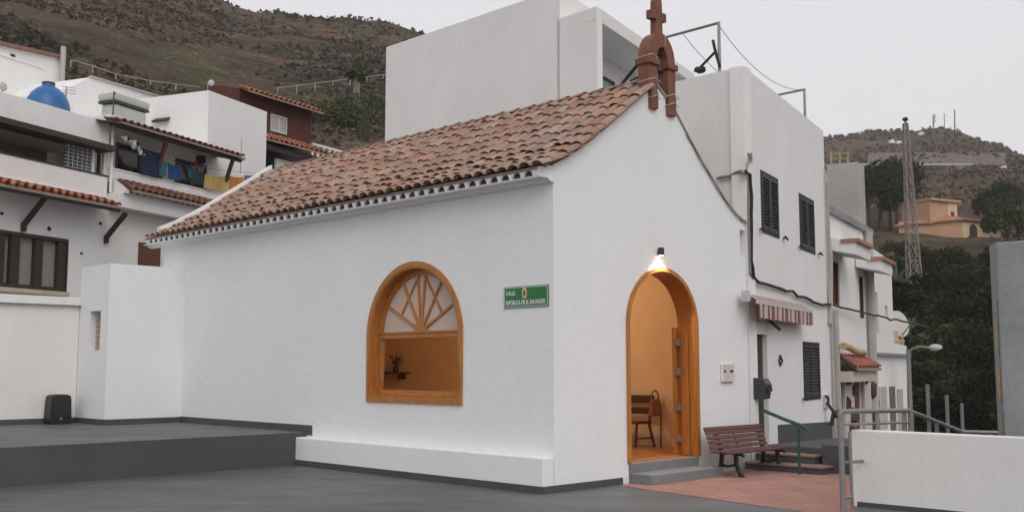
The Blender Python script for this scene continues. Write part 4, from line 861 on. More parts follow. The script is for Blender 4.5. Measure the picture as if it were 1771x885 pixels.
# louvred shutters, two leaves per window
def shutter(F, a0, a1, c0, c1, par, open_=.0):
    mid = (a0 + a1) / 2
    sh = MB(); sh.sweep(F, rect(a0, a1, c0, c1), [(-.001, -.12), (-.001, .012), (.05, .012), (.05, -.12)], closed=True); fr_ = sh.build('window', SHUT, par)
    for x0, x1 in ((a0 + .052, mid - .004), (mid + .004, a1 - .052)):
        m_ = MB()
        m_.box(F, x0, x0 + .06, -.03, .02, c0 + .05, c1 - .05); m_.box(F, x1 - .06, x1, -.03, .02, c0 + .05, c1 - .05)
        for z0, z1 in ((c0 + .05, c0 + .13), (c1 - .13, c1 - .05)): m_.box(F, x0 + .06, x1 - .06, -.03, .02, z0, z1)
        n_ = 15
        for k in range(n_):
            z = c0 + .15 + (c1 - c0 - .32) * k / (n_ - 1)
            m_.hexa([F.w(a, b, c + dz) for dz in (0, .012) for a, b, c in ((x0 + .06, .016, z - .018), (x1 - .06, .016, z - .018), (x1 - .06, -.028, z + .028), (x0 + .06, -.028, z + .028))])
        m_.build('shutter', SHUT, fr_)
    m_ = MB(); m_.box(F, a0 + .05, a1 - .05, -.12, -.10, c0 + .05, c1 - .05); m_.build('backing', BLACKP, fr_)
    for x in (a0 - .11, a1 + .28):
        m_ = MB(); m_.tube([F.w(x - .09, .07, c0 + .06), F.w(x + .09, .07, c0 + .02)], .022, 6); m_.bar(F.w(x, 0, c0 + .04), F.w(x, .08, c0 + .04), .03, .03); m_.build('shutter_catch', IRON, fr_)
shutter(HF, .92, 2.10, 4.20, 5.37, H1); shutter(HF, 3.68, 4.94, 4.15, 5.33, H1); shutter(HF, 3.65, 5.04, 1.05, 2.25, H1)
mb = MB(); mb.box(HF, dp0 + .002, dp1 - .002, -.15, -.09, .30, 2.318); mb.box(HF, dp0 + .06, dp1 - .08, -.09, -.075, .5, 2.2); D_ = mb.build('door', DKWOOD, H1)
mb = MB(); mb.lathe(HF.w(dp1 - .06, -.09, 1.25), [(.02, 0), (.03, .03), (.045, .05), (.03, .08)], 12, HN); mb.build('door_knob', DKMET, D_)
mb = MB(); mb.hexa([HF.w(a, b, c) for b in (-.02, .012) for a, c in ((1.66, -.1), (HE - .05, -.1), (HE - .05, .52), (1.66, .66))]); mb.build('plinth', GREYR, h1w)
mb = MB(); mb.tube([HF.w(HE + .02, .05, -.2), HF.w(HE + .02, .05, 5.9)], .035); mb.tube([HF.w(HE - .12, .04, 3.1), HF.w(HE - .12, .04, 6.2)], .018, 6); mb.build('drain_pipe', CONCL, H1)
hx = thing('wall_ornament', 'small dark diamond ornament between the brown door and lower shutters', 'ornament', HF.w(1.9, 0, 1.75))
a_, c_ = hp(1348, 623); mb = MB(); mb.sweep(HF, [(a_, c_ - .11), (a_ + .17, c_ ), (a_, c_ + .11), (a_ - .0, c_ + .11), (a_ - .1, c_)], [(0, .003), (0, .03), (.035, .03), (.035, .003)], closed=True); mb.build('ornament', DKMET, hx)
a0, c0 = hp(1424, 705); a1, c1 = hp(1433, 681); a1 = a0 + .4
mx_ = thing('meter_box', 'small white meter box beside the lower shutters of the street house', 'meter box', HF.w((a0 + a1) / 2, 0, c0))
mb = MB(); mb.box(HF, a0, a1, .002, .06, c0, c1); mb.build('case', mat('meter_case', (.58, .56, .53), .5, .08, 9), mx_, bevel=.006)
mb = MB(); mb.box(HF, a0 + .12, a1 - .1, .061, .066, c0 + .08, c1 - .06); mb.build('pane', GLASSD, mx_)
# letter box at the chapel corner
q0 = FR.px(1300, 675, .0)
lb = thing('letter_box', 'dark grey hooded letter box between chapel corner and brown door', 'letter box', HF.w(.18, .0, 1.2))
lc = hp(1306, 675, .1)
mb = MB(); mb.panel(Fr(HF.w(.10, 0, 0), HN, -HA), [(.01, lc[1] - .15), (.22, lc[1] - .15), (.26, lc[1] + .10), (.20, lc[1] + .20), (.01, lc[1] + .22)], [], -.34, 0); mb.build('box', mat('dark_box_paint', (.03, .038, .042), .45, .1, 9), lb, bevel=.012)
mb = MB(); mb.box(HF, .12, .42, .262, .268, lc[1] - .02, lc[1] + .05); mb.build('flap', DKMET, lb)
# folded striped awning above the door
AW = thing('striped_awning', 'rolled red and white striped awning above the brown door', 'awning', HF.w(2.2, .1, 2.6))
STRIPE = bpy.data.materials.new('striped_canvas'); STRIPE.use_nodes = True
def stripes(m, ax, period, ca, cb):
    n = m.node_tree.nodes; L = m.node_tree.links; b = n['Principled BSDF']; b.inputs['Roughness'].default_value = .9
    g = n.new('ShaderNodeNewGeometry'); d = n.new('ShaderNodeVectorMath'); d.operation = 'DOT_PRODUCT'; d.inputs[1].default_value = ax; L.new(g.outputs['Position'], d.inputs[0])
    f = n.new('ShaderNodeMath'); f.operation = 'DIVIDE'; f.inputs[1].default_value = period; L.new(d.outputs['Value'], f.inputs[0])
    k = n.new('ShaderNodeMath'); k.operation = 'FRACT'; L.new(f.outputs[0], k.inputs[0]); s = n.new('ShaderNodeMath'); s.operation = 'GREATER_THAN'; s.inputs[1].default_value = .5; L.new(k.outputs[0], s.inputs[0])
    q = n.new('ShaderNodeMixRGB'); q.inputs[1].default_value = (*ca, 1); q.inputs[2].default_value = (*cb, 1); L.new(s.outputs[0], q.inputs[0]); L.new(q.outputs[0], b.inputs['Base Color'])
stripes(STRIPE, tuple(HA), .30, (.22, .085, .075), (.52, .44, .40))
wz = hp(1308, 517)[1]
AB = .24; aw0 = HF.px(1309, 520, AB)[0]; aw1 = HF.px(1403, 545, AB)[0]; z0_ = (HF.px(1402, 543, AB)[1] + HF.px(1311, 521, AB)[1]) / 2
mb = MB(); mb.hexa([HF.w(a, b, c + dz) for dz in (0, .02) for a, b, c in ((aw0 + .12, .06, z0_ + .15), (aw1, .06, z0_ + .15), (aw1, AB, z0_ + .03), (aw0, AB, z0_ + .03))]); mb.build('canopy', STRIPE, AW)
mb = MB(); n_ = 40; vs = []
for i in range(n_ + 1):
    a = aw0 + (aw1 - aw0) * i / n_
    for c in (z0_ - .01, z0_ - .26 - .02 * math.cos(i * 2)): vs.append(HF.w(a, AB + .03 + .012 * math.sin(i * 1.3), c))
N = len(vs); vs += [v - HN * .01 for v in vs]
mb.add(vs, [(2 * i, 2 * i + 2, 2 * i + 3, 2 * i + 1) for i in range(n_)] + [(N + 2 * i, N + 2 * i + 1, N + 2 * i + 3, N + 2 * i + 2) for i in range(n_)]); mb.build('valance', STRIPE, AW)
mb = MB(); mb.box(HF, aw0, aw1, AB - .02, AB + .035, z0_ - .01, z0_ + .045); mb.build('front_bar', CL['white'], AW)
mb = MB(); mb.tube([HF.w(aw0, .07, z0_ + .09), HF.w(aw1, .07, z0_ + .09)], .05, 10); mb.build('roller', CL['white'], AW)
mb = MB(); mb.box(HF, aw0 - .13, aw0 - .01, .0, .13, z0_ + .02, z0_ + .22); mb.build('bracket', CL['white'], AW, bevel=.02)
mb = MB(); mb.bar(HF.w(1.1, .0, z0_ - .15), HF.w(1.35, AB, z0_ - .02), .03, .03); mb.bar(HF.w(1.1, .0, z0_ - .2), HF.w(1.1, .25, z0_ - .42), .05, .05); mb.build('arm', DKMET, AW)
# cables along the facade
def cable(name, pts, r, m, label, n=6):
    o = []
    for i in range(len(pts) - 1):
        p, q = Vector(pts[i]), Vector(pts[i + 1]); L = (q - p).length; k = max(2, int(L / .35))
        for j in range(k): o.append(p.lerp(q, j / k) + V(RND.gauss(0, .006), RND.gauss(0, .006), RND.gauss(0, .012)))
    o.append(Vector(pts[-1])); mb = MB(); mb.tube(o, r, n); return tag(mb.build(name, m), label, 'cable')
hc = lambda x, y, b=.06: HF.w(hp(x, y, b)[0], b, hp(x, y, b)[1])
cable('facade_cable', [hc(1290, 299), hc(1297, 303), hc(1299, 340), hc(1300, 400), hc(1300, 450), hc(1303, 478), hc(1312, 488), hc(1330, 492), hc(1370, 505), hc(1400, 519), hc(1422, 528), hc(1440, 527)], .03, CABLE, 'thick black cable bundle running down and along the street house front')
cable('overhead_cable', [hc(1440, 527), HF.w(11.0, .3, 3.03), HF.w(16.5, .6, 2.95)], .026, CABLE, 'black overhead cable crossing in front of the farther street houses')
cable('facade_cable', [hc(1294, 310, .03), hc(1295, 400, .03), hc(1297, 470, .03), hc(1304, 490, .03), hc(1306, 520, .03)], .018, CABLEG, 'thin pale cable beside the black bundle at the house corner')
hl = lambda x, y, b=.05: HL.w(HL.px(x, y, b)[0], b, HL.px(x, y, b)[1])
cable('wall_cable', [hc(1291, 299), hl(1282, 297), hl(1262, 304), hl(1240, 309)], .03, CABLEG, 'grey cable running level from the gable to the house corner')
cable('gable_cable', [FR.w(t, .03, z - .075) for t, z in RPROF[2:]], .010, CABLEG, 'grey cable following the right edge of the chapel gable')
mb = MB(); mb.tube([hc(1291, 297), hc(1293, 285), hc(1296, 277)], .014, 6); mb.tube([hc(1293, 265, .1), hc(1296, 272, .1), hc(1298, 264, .1)], .012, 6); mb.box(HF, .10, .16, .03, .09, 5.38, 5.52); tag(mb.build('cable_bracket', CABLEG), 'small cable bracket at the top of the house corner', 'bracket')
# roof terrace washing frames
rf = 6.15
def pipeframe(name, pts, label):
    t = thing(name, label, 'clothes frame', pts[0]); mb = MB(); mb.tube(pts, .035, 8); mb.build('frame', STEEL, t); return t
pA = hl(1243, 121, -.35); pB = hl(1243, 40, -.35); pC = hl(1128, 73, -.35)
zt = pB.z; pA = V(pB.x, pB.y, 6.4); pC = HL.w(HL.px(1120, 77, -.35)[0], -.35, zt)
pf = pipeframe('clothes_frame', [pA, pB, pC, V(pC.x, pC.y, 6.4)], 'galvanised clothes line frame standing above the house side wall')
pD = HF.w(hp(1391, 155, -.35)[0], -.35, 0); zt2 = hp(1391, 155, -.35)[1]
pE = pD + (pC - pB).normalized() * 1.6
pf2 = pipeframe('clothes_frame', [V(pD.x, pD.y, 6.4), V(pD.x, pD.y, zt2), V(pE.x, pE.y, zt2), V(pE.x, pE.y, 6.4)], 'smaller clothes line frame over the street front of the roof')
for k, (f, g) in enumerate(((.02, .02), (.5, .5), (.98, .98))):
    p = pB.lerp(pC, f); q = V(pD.x, pD.y, zt2).lerp(V(pE.x, pE.y, zt2), g); mb = MB(); pts = [p.lerp(q, j / 10) - Z * (.35 * 4 * (j / 10) * (1 - j / 10)) for j in range(11)]; mb.tube(pts, .007, 5); mb.build('line', CABLEG, pf)
def hlx(x, y, b=-.3): return HL.w(HL.px(x, y, b)[0], b, HL.px(x, y, b)[1])
sd_ = thing('satellite_antenna', 'bare black antenna arm with dark feed box on the house roof edge', 'antenna', hlx(1240, 119))
mb = MB(); mb.tube([hlx(1245, 116), hlx(1237, 88), hlx(1233, 70)], .03, 6); mb.tube([hlx(1237, 90), hlx(1211, 117)], .025, 6); mb.build('arm', IRON, sd_)
mb = MB(); mb.blob(hlx(1211, 121), .09, .2, 2, (1.3, 1, .8)); mb.build('feed', BLACKP, sd_)
mb = MB(); mb.tube([hlx(1075, 146, -.7), hlx(1108, 106, -.7)], .035, 6); mb.tube([hlx(1090, 140, -.7), hlx(1135, 120, -.7)], .02, 6); tag(mb.build('roof_stay', IRON), 'dark slanting steel stay behind the bell gable', 'stay')
# ------------------------------------------------------------------ steps, handrail, bench
ST = thing('house_steps', 'grey steps with brick treads leading to the brown door', 'steps', FR.w(5.2, .6, 0))
BRT = mat('pink_tread_tile', (.25, .165, .135), .85, .12, 6)
SE = Fr(FR.w(4.80, .012, 0), -VV, -U)
def sa(px, py): return (ground(px, py) - SE.o).dot(SE.a)
for a1, b1, b0, c0, c1 in ((sa(1408, 823), .0, -.8, -.02, .13), (sa(1382, 820), -.34, -.8, .13, .27)):
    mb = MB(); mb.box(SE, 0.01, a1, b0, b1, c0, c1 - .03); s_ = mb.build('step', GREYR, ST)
    mb = MB(); mb.box(SE, 0.01, a1 + .02, b0, b1 + .02, c1 - .03, c1); mb.build('tread', BRT, s_)
ld_ = thing('landing_block', 'dark grey painted landing block below the house plinth', 'landing', SE.w(2, -1, 0))
mb = MB(); mb.box(SE, sa(1394, 821), sa(1470, 826), -3.2, -.36, -1.0, .46); mb.box(SE, .02, sa(1394, 821) - .002, -3.2, -.66, -1.0, .38); mb.build('block', GREYR, ld_, bevel=.012)
rk = MB()
for i in range(6): rk.blob(SE.w(sa(1425, 823) + .17 * i, -1.3 - .12 * (i % 3), .49), .10, .4, 1, (1.3, 1, .6))
tag(rk.build('rubble', ROCK), 'loose dark stones lying on the grey landing', 'stones', kind='stuff')
mb = MB(); p0 = HF.w(5.35, .14, .47); mb.tube([p0, p0 + V(.05, -.02, .3), p0 + V(-.1, -.05, .5)], .05, 8, .03); mb.blob(p0 + V(.12, -.03, .22), .10, .3, 1); tag(mb.build('broom', DKMET), 'dark bundle leaning against the plinth by the drain pipe', 'bundle')
hr = thing('handrail', 'dark green steel handrail beside the house steps', 'handrail', HF.w(1.9, 1.0, 0))
pp_ = ground(1383, 820, .0); px_, py_ = pp_.x, pp_.y; dpt = pp_.y
top = at(1386, 737, dpt); st_ = hc(1312, 706, .05); end = at(1394, 742, dpt - .15)
mb = MB(); mb.tube([V(px_, py_, -.02), V(px_, py_, top.z - .02)], .022, 10); mb.build('post', GRAIL, hr)
mb = MB(); mb.tube([st_, st_.lerp(top, .55), top + Z * .015, top + V(.08, -.04, -.03), end], .03, 10); mb.build('rail', GRAIL, hr)
# park bench against the chapel front
f0 = ground(1240, 822); f1 = ground(1272, 826.5)
BLen = 1.62
def make_bench():
    t = thing('park_bench', 'park bench with brown wooden slats and black cast iron legs beside the chapel door', 'bench', (0, 0, 0))
    L = Fr((0, 0, 0), (1, 0, 0), (0, 1, 0))    # a along, b forward, c up
    for a in (0.0, BLen - .30):
        prof_back = [(.0, 0), (.035, .20), (.05, .36), (.0, .55), (-.07, .74), (-.105, .80)]
        mb = MB(); pts = [L.w(a, b, c) for b, c in prof_back]
        for p, q in zip(pts, pts[1:]): mb.bar(p, q, .055, .07, V(1, 0, 0))
        mb.bar(L.w(a, -.12, .81), L.w(a, -.07, .77), .055, .07, V(1, 0, 0))
        mb.bar(L.w(a, .04, .385), L.w(a, .22, .40), .05, .05, V(1, 0, 0)); mb.bar(L.w(a, .22, .40), L.w(a, .44, .385), .05, .055, V(1, 0, 0)); mb.bar(L.w(a, .44, .385), L.w(a, .49, .36), .05, .05, V(1, 0, 0))
        mb.bar(L.w(a, .03, .19), L.w(a, .16, .165), .045, .04, V(1, 0, 0)); mb.bar(L.w(a, .16, .165), L.w(a, .31, .20), .045, .04, V(1, 0, 0))
        fr_ = [(.33, .38), (.335, .22), (.37, .12), (.43, .03), (.44, 0)]
        pts = [L.w(a, b, c) for b, c in fr_]
        for p, q in zip(pts, pts[1:]): mb.bar(p, q, .055, .075, V(1, 0, 0))
        mb.box(L, a - .03, a + .03, .38, .48, 0, .03); mb.box(L, a - .03, a + .03, -.04, .04, 0, .03)
        mb.build('leg', IRON, t, bevel=.008)
    for k, (b, c) in enumerate(((.095, .43), (.20, .437), (.305, .437), (.41, .425))):
        mb = MB(); mb.bar(L.w(-.10, b, c), L.w(BLen + .05, b, c), .088, .035); mb.build('seat_slat', SLAT, t, bevel=.006)
    for k, (b, c) in enumerate(((.058, .50), (.03, .585), (.0, .665), (-.03, .745), (-.06, .815))):
        mb = MB(); mb.bar(L.w(-.10, b, c), L.w(BLen + .05, b, c + .004), .035, .07, V(0, -.36, .93)); mb.build('back_slat', SLAT, t, bevel=.006)
    for a in (.0, BLen / 2, BLen - .30):
        mb = MB(); mb.bar(L.w(a, .055, .46), L.w(a, -.085, .84), .012, .04, V(1, 0, 0)); mb.build('back_strap', IRON, t)
    return t
bn = make_bench(); bn.location = f0 + V(.02, .02, .004)
bn.rotation_euler = (0, 0, math.radians(45)); bn.scale = (1, -1, 1) if False else (1, 1, 1)
# forward must be -VV, along = U: a right-handed frame needs the along axis flipped
bn.rotation_euler = (0, 0, math.radians(-135)); bn.location = f0 + U * (BLen * .95 - .22) + V(0, 0, .004); bn.scale = (.94, .95, .90)
# ------------------------------------------------------------------ low wall, railings on the right
WW = Fr(wl, -VV, -U)
ww = thing('boundary_wall', 'low white rendered boundary wall at the edge of the pink paving', 'wall', WW.w(5, 0, 0))
mb = MB(); mb.box(WW, 0, 14, -.22, 0, -.02, .945); mb.build('wall', WHITE3, ww, bevel=.012)
mb = MB(); mb.box(WW, .06, 14, -.02, .012, -.01, .06); mb.build('base_strip', GREYR, ww)
rp = ground(1463, 884); dR = rp.y + .05
RG = thing('railing', 'galvanised pipe railing around the ramp behind the low white wall', 'railing', V(rp.x, rp.y, 0))
tp0 = at(1453, 711, dR); tp1 = at(1570, 709, dR + 1.3); tp2 = at(1664, 746, dR + 4.2); tp3 = at(1742, 748, dR + 4.4)
mb = MB(); mb.tube([V(tp0.x, tp0.y, -.02), V(tp0.x, tp0.y, tp0.z - .03), V(tp0.x + .03, tp0.y, tp0.z)], .034, 10); mb.build('post', STEEL, RG)
mb = MB(); mb.tube([tp0, tp0.lerp(tp1, .5), tp1, tp1.lerp(tp2, .5), tp2, tp3], .031, 10); mb.build('top_rail', STEEL, RG)
mb = MB(); mb.tube([tp0 - Z * .16, tp1 - Z * .16], .016, 8); mb.tube([tp0 - Z * .62, tp1 - Z * .62], .02, 8); mb.tube([tp1 - Z * .28, tp2 - Z * .28, tp3 - Z * .28], .02, 8); mb.build('mid_rail', STEEL, RG)
for p, r_ in ((tp0.lerp(tp1, .52), .03), (tp1 - V(.05, 0, 0), .036), (tp1 + V(.06, .05, -.01), .036), (tp1.lerp(tp2, .48), .03), (tp2, .03), (tp2.lerp(tp3, .6), .026)):
    mb = MB(); mb.tube([V(p.x, p.y, p.z - 1.3), V(p.x, p.y, p.z)], r_, 8); mb.build('post', STEEL, RG)
mb = MB(); mb.tube([V(tp0.x + .13, tp0.y + .05, 0), V(tp0.x + .12, tp0.y + .05, .95)], .02, 8); mb.tube([V(tp0.x + .02, tp0.y, .16), V(tp0.x + .13, tp0.y + .05, .16)], .018, 8); mb.build('post', STEEL, RG)
for x, y0, d in ((1604, 664, 15.5), (1637, 683, 17), (1663, 697, 18.5)):
    p = at(x, y0, d); mb = MB(); mb.tube([V(p.x, p.y, p.z - 2.4), p], .03, 8); tag(mb.build('steel_post', STEEL), {1604: 'tallest bare steel post behind the ramp railing, nearest the street lamp', 1637: 'middle bare steel post behind the ramp railing', 1663: 'shortest bare steel post, at the right behind the ramp railing'}[x], 'post', 'steel posts behind the railing')
# ramp wall below the railing
mb = MB(); q0 = tp1 - Z * 1.25; q1 = tp2 - Z * 1.1; q2 = tp3 - Z * 1.1
q2b = q2 + (q2 - q1) * 6
for p, q in ((q0, q1), (q1, q2b)):
    dd = V(.1, .25, 0); mb.hexa([p - Z * 2, q - Z * 2, q - Z * 2 + dd, p - Z * 2 + dd, p + Z * .35, q + Z * .35, q + Z * .35 + dd, p + Z * .35 + dd])
tag(mb.build('ramp_wall', CONC), 'grey concrete wall under the sloping ramp railing', 'wall')
# grey concrete pier at the right edge
gpD = 13.3; g0 = at(1738, 756, gpD); GPz = at(1727, 419, gpD).z
GP = thing('concrete_pier', 'tall grey painted concrete pier at the right edge', 'pier', V(g0.x, g0.y, 0))
GPF = Fr(V(g0.x, g0.y, 0), V(.98, -.2, 0), V(-.2, -.98, 0))
mb = MB(); mb.panel(GPF, [(0, -1), (3, -1), (3, GPz + .12), (1.2, GPz + .06), (.0, GPz)], [], -.35, 0); mb.build('pier', CONC, GP, bevel=.02)
mb = MB()
for z0, z1, w in ((.9, 1.15, .06), (1.3, 1.75, .12), (1.85, 2.35, .10), (2.4, 2.6, .05)): mb.box(GPF, -.016, -.003, -.06 - w, -.06, z0, z1)
mb.build('joint_filler', YELL, GP, bevel=.006)
# ------------------------------------------------------------------ farther street houses
H2 = thing('terraced_house', 'white terraced house with tiled window hoods and a stone clad doorway', 'house', HF.w(8.6, 0, -1))
E2 = 11.3; s0_ = 6.24
tl = hp(1432, 346); tr2 = hp(1503, 424)
mb = MB()
wins2 = []
for (x0, x1, y0, y1) in ((1441, 1454, 452, 527), (1487, 1496, 478, 550)):
    aa0, aa1 = hp(x0, 490)[0], hp(x1, 500)[0]; cc0 = hp((x0 + x1) / 2, y1)[1]; cc1 = hp((x0 + x1) / 2, y0)[1]; wins2.append((aa0, aa1, cc0, cc1))
da0, da1 = hp(1475, 720)[0], hp(1492, 720)[0]; sa0, sa1 = hp(1448, 720)[0], hp(1457, 720)[0]
dct = hp(1480, 652)[1]
H2T = (tl[1] + tr2[1]) / 2
mb.panel(HF, rect(s0_, E2, -3, H2T), [rect(*w) for w in wins2] + [rect(da0, da1, -1.2, dct), rect(sa0, sa1, -1.0, dct)], -.3, -.02); mb.box(HF, s0_, E2, -7, -6.7, -3, 4.0); mb.box(HF, E2 - .25, E2 - .003, -6.7, -.3, -3, H2T); h2w = mb.build('wall', WHITE2, H2)
mb = MB(); mb.box(HF, s0_, E2, -.35, .06, H2T, H2T + .16); mb.build('coping', CONC, H2)
# roof room with slanting concrete edge
rz = hp(1495, 300, -2.0)[1]
c_a0, c_a1 = hp(1420, 330, -2.2)[0], hp(1476, 330, -2.2)[0]; cz = hp(1450, 308, -2.2)[1]
mb = MB(); mb.box(HF, c_a0 - 1, c_a1 + .1, -5, -2.2, 3, cz); mb.build('roof_room', mat('bluish_white_render', (.55, .57, .60), .85, .04, 1.5), H2)
mb = MB(); mb.box(HF, c_a0 - 1, c_a1 + .2, -5, -2.1, cz + .003, cz + .10); mb.build('roof_slab', CONC, H2)
fa0 = hp(1478, 380, -.4)[0]; fz_ = hp(1480, 285, -.4)[1]
mb = MB(); mb.box(HF, fa0, fa0 + .8, -1.1, -.25, H2T + .16, fz_ ); mb.build('party_wall', CONCL, H2, bevel=.02)
for k, w in enumerate(wins2):
    aa0, aa1, cc0, cc1 = w
    mb = MB(); mb.sweep(HF, rect(*w), [(-.001, -.2), (-.001, -.05), (.07, -.05), (.07, -.2)], closed=True); mb.box(HF, (aa0 + aa1) / 2 - .04, (aa0 + aa1) / 2 + .04, -.19, -.07, cc0 + .06, cc1 - .06); W_ = mb.build('window', MIDWOOD, H2)
    mb = MB(); mb.box(HF, aa0 + .05, aa1 - .05, -.19, -.18, cc0 + .05, cc1 - .05); mb.build('pane', GLASSD, W_)
    mb = MB(); mb.hexa([HF.w(a, b, c + dz) for dz in (0, .32) for a, b, c in ((aa0 - .45, 0, cc1 + .18 + .1 * (dz > 1)), (aa1 + .45, 0, cc1 + .18), (aa1 + .45, .62, cc1 + .04), (aa0 - .45, .62, cc1 + .04))]); hd = mb.build('window_hood', WHITE3, H2, bevel=.02)
    mb = MB(); mb.box(HF, aa0 - .5, aa1 + .5, .30, .70, cc1 + .33, cc1 + .41); mb.build('hood_tiles', TILER, hd)
mb = MB(); mb.box(HF, da0 + .002, da1 - .002, -.12, -.07, -1.2, dct - .003); D_ = mb.build('door', mat('red_brown_door', (.11, .03, .018), .5, .2, 4), H2)
mb = MB(); mb.box(HF, sa0 + .002, sa1 - .002, -.12, -.07, -.998, dct - .003); mb.build('side_window', DKWOOD, H2)
CLAD = mat('cream_cladding_mortar', (.55, .48, .42), .9, .06, 3)
mb = MB(); mb.box(HF, sa1 + .05, da0 - .03, -.0, .06, -1.2, dct + .1); mb.box(HF, da1 + .03, hp(1512, 700)[0] - .2, 0, .06, -1.2, dct + .1); cl_ = mb.build('stone_cladding', CLAD, H2)
mb = MB()
for (x0, x1) in ((sa1 + .1, da0 - .06), (da1 + .06, hp(1512, 700)[0] - .25)):
    z = -1.0
    while z < dct:
        h = RND.uniform(.25, .5); w = min(RND.uniform(.18, .3), (x1 - x0) * .7); x = RND.uniform(x0, x1 - w); mb.blob(HF.w(x + w / 2, .075, z + h / 2), .55, .3, 1, (w, .16, h * 1.05)); z += h * .75 + .05
tag(mb.build('cladding_stones', DKWOOD, cl_), kind='stuff')
pz0, pz1 = hp(1446, 636, .6), hp(1522, 640, .6)
cz0 = hp(1446, 625, .1)[1]
cz = hp(1490, 637, .4)[1]; ca0, ca1 = hp(1450, 625, .1)[0], hp(1522, 638, .45)[0]
mb = MB(); mb.box(HF, ca0, ca1 - .05, .0, .38, cz - .30, cz - .06); cn = mb.build('canopy', CLAD, H2)
tile_slope(HF, ca0 + .2, ca1, .05, cz + .30, .46, cz, REDP, cn, 'canopy_tiles', .42, 1)
za = hp(1480, 607, .2)[1]
AW2 = thing('rolled_awning', 'rolled up beige awning above the stone clad doorway', 'awning', HF.w(8.6, .2, za - .2))
mb = MB(); pts = [HF.w(ca0 + (ca1 - ca0 - .6) * k / 12, .22, za + .10 + .018 * math.sin(k * .7) - .14 * k / 12) for k in range(13)]; mb.tube(pts, .085, 10, .07); mb.build('roll', CREAMB, AW2, smooth=True)
mb = MB(); mb.tube([HF.w(9, .2, za), HF.w(9, .05, cz + .3)], .03, 6); mb.build('crank', DKMET, AW2)
mb = MB(); mb.tube([hc(1436, 560, .05), hc(1436, 430, .05)], .06, 8); mb.tube([HF.w(6.45, .06, 3), HF.w(6.45, .06, -1.5)], .07, 8); mb.build('drain_pipe', CONCL, H2)
pa_ = hp(1506, 600, .05)[0]; mb = MB(); mb.tube([HF.w(pa_, .1, -2), HF.w(pa_ - .05, .1, H2T)], .11, 8); mb.build('drain_pipe', CONCL, H2)
H3 = thing('end_house', 'white end house with narrow windows, a satellite dish beside it and plants on the balcony', 'house', HF.w(14, 0, -2))
x3a = hp(1543, 470)[0]; t3 = hp(1520, 440)[1]; x3b = hp(1569, 600)[0]; t3b = hp(1560, 597)[1]
w3 = [(1514, 1520, 505, 575), (1532, 1537, 528, 553)]; hw = []
for x0, x1, y0, y1 in w3: hw.append((hp(x0, 540)[0], hp(x1, 540)[0], hp(x0, y1)[1], hp(x0, y0)[1]))
mb = MB(); mb.panel(HF, [(E2 + .003, -4), (x3b, -4), (x3b, t3b), (x3a, t3b + .05), (x3a, t3), (E2 + .003, t3 + .1)], [rect(*w) for w in hw], -5, -.02); mb.build('wall', WHITE3, H3)
for w in hw:
    mb = MB(); mb.box(HF, w[0], w[1], -.30, -.2, w[2], w[3]); mb.build('window', DKWOOD, H3)
LOUV = mat('pale_louvre_paint', (.50, .48, .45), .7, .06, 5); DOORG = mat('grey_brown_door', (.16, .13, .11), .6, .15, 5)
for x0, x1, y0, y1, m_ in ((1522, 1531, 668, 745, LOUV), (1540, 1546, 668, 745, DOORG), (1553, 1559, 672, 745, LOUV)):
    a0, a1 = hp(x0, 700)[0], hp(x1, 700)[0]; mb = MB(); mb.box(HF, a0, a1, -.01, .05, hp(x0, y1)[1], hp(x0, y0)[1])
    if m_ is LOUV:
        zz0, zz1 = hp(x0, y1)[1], hp(x0, y0)[1]
        for k in range(14): mb.box(HF, a0 + .05, a1 - .05, .051, .07, zz0 + (zz1 - zz0) * (k + .15) / 14, zz0 + (zz1 - zz0) * (k + .8) / 14)
    mb.build('door', m_, H3)
mb = MB(); mb.box(HF, E2 + .1, x3b, -.0, .12, hp(1530, 612)[1] - .04, hp(1530, 612)[1] + .03); mb.build('string_course', CONC, H3)
DS = thing('satellite_dish', 'cream satellite dish at the corner of the end house', 'dish', HF.w(x3a + .6, .1, 2))
dc = hc(1548, 562, -.6); ax = (HN * .75 + (EYE - dc).normalized() * .5 + Z * .25).normalized()
mb = MB(); R_ = .44; mb.lathe(dc, [(R_, .18), (R_ * .8, .10), (R_ * .5, .03), (.02, 0), (.02, -.03), (R_ * .5, .0), (R_ * .8, .07), (R_ * 1.01, .15)], 28, ax); mb.build('reflector', mat('cream_dish', (.55, .52, .46), .5, .06, 4), DS, smooth=True)
mb = MB(); mb.tube([dc, dc - ax * .3 - Z * .5], .05, 8); mb.tube([dc - Z * .6, dc + ax * .8], .02, 6); mb.build('arm', STEEL, DS)
bx = hc(1552, 588, -.5); mb = MB()
for k in range(6): mb.bar(bx + HA * (.35 * k - .8) - Z * .3, bx + HA * (.35 * k - .8) + Z * .3, .12, .05)
mb.bar(bx - HA * .9, bx + HA * 1.1, .08, .12); mb.bar(bx - HA * .9 - Z * .3, bx + HA * 1.1 - Z * .3, .08, .12)
tag(mb.build('balcony_planter', TERRAY), 'orange slatted balcony planter under the satellite dish', 'planter')
AGV = mat('agave_leaf', (.14, .16, .12), .7, .2, 6)
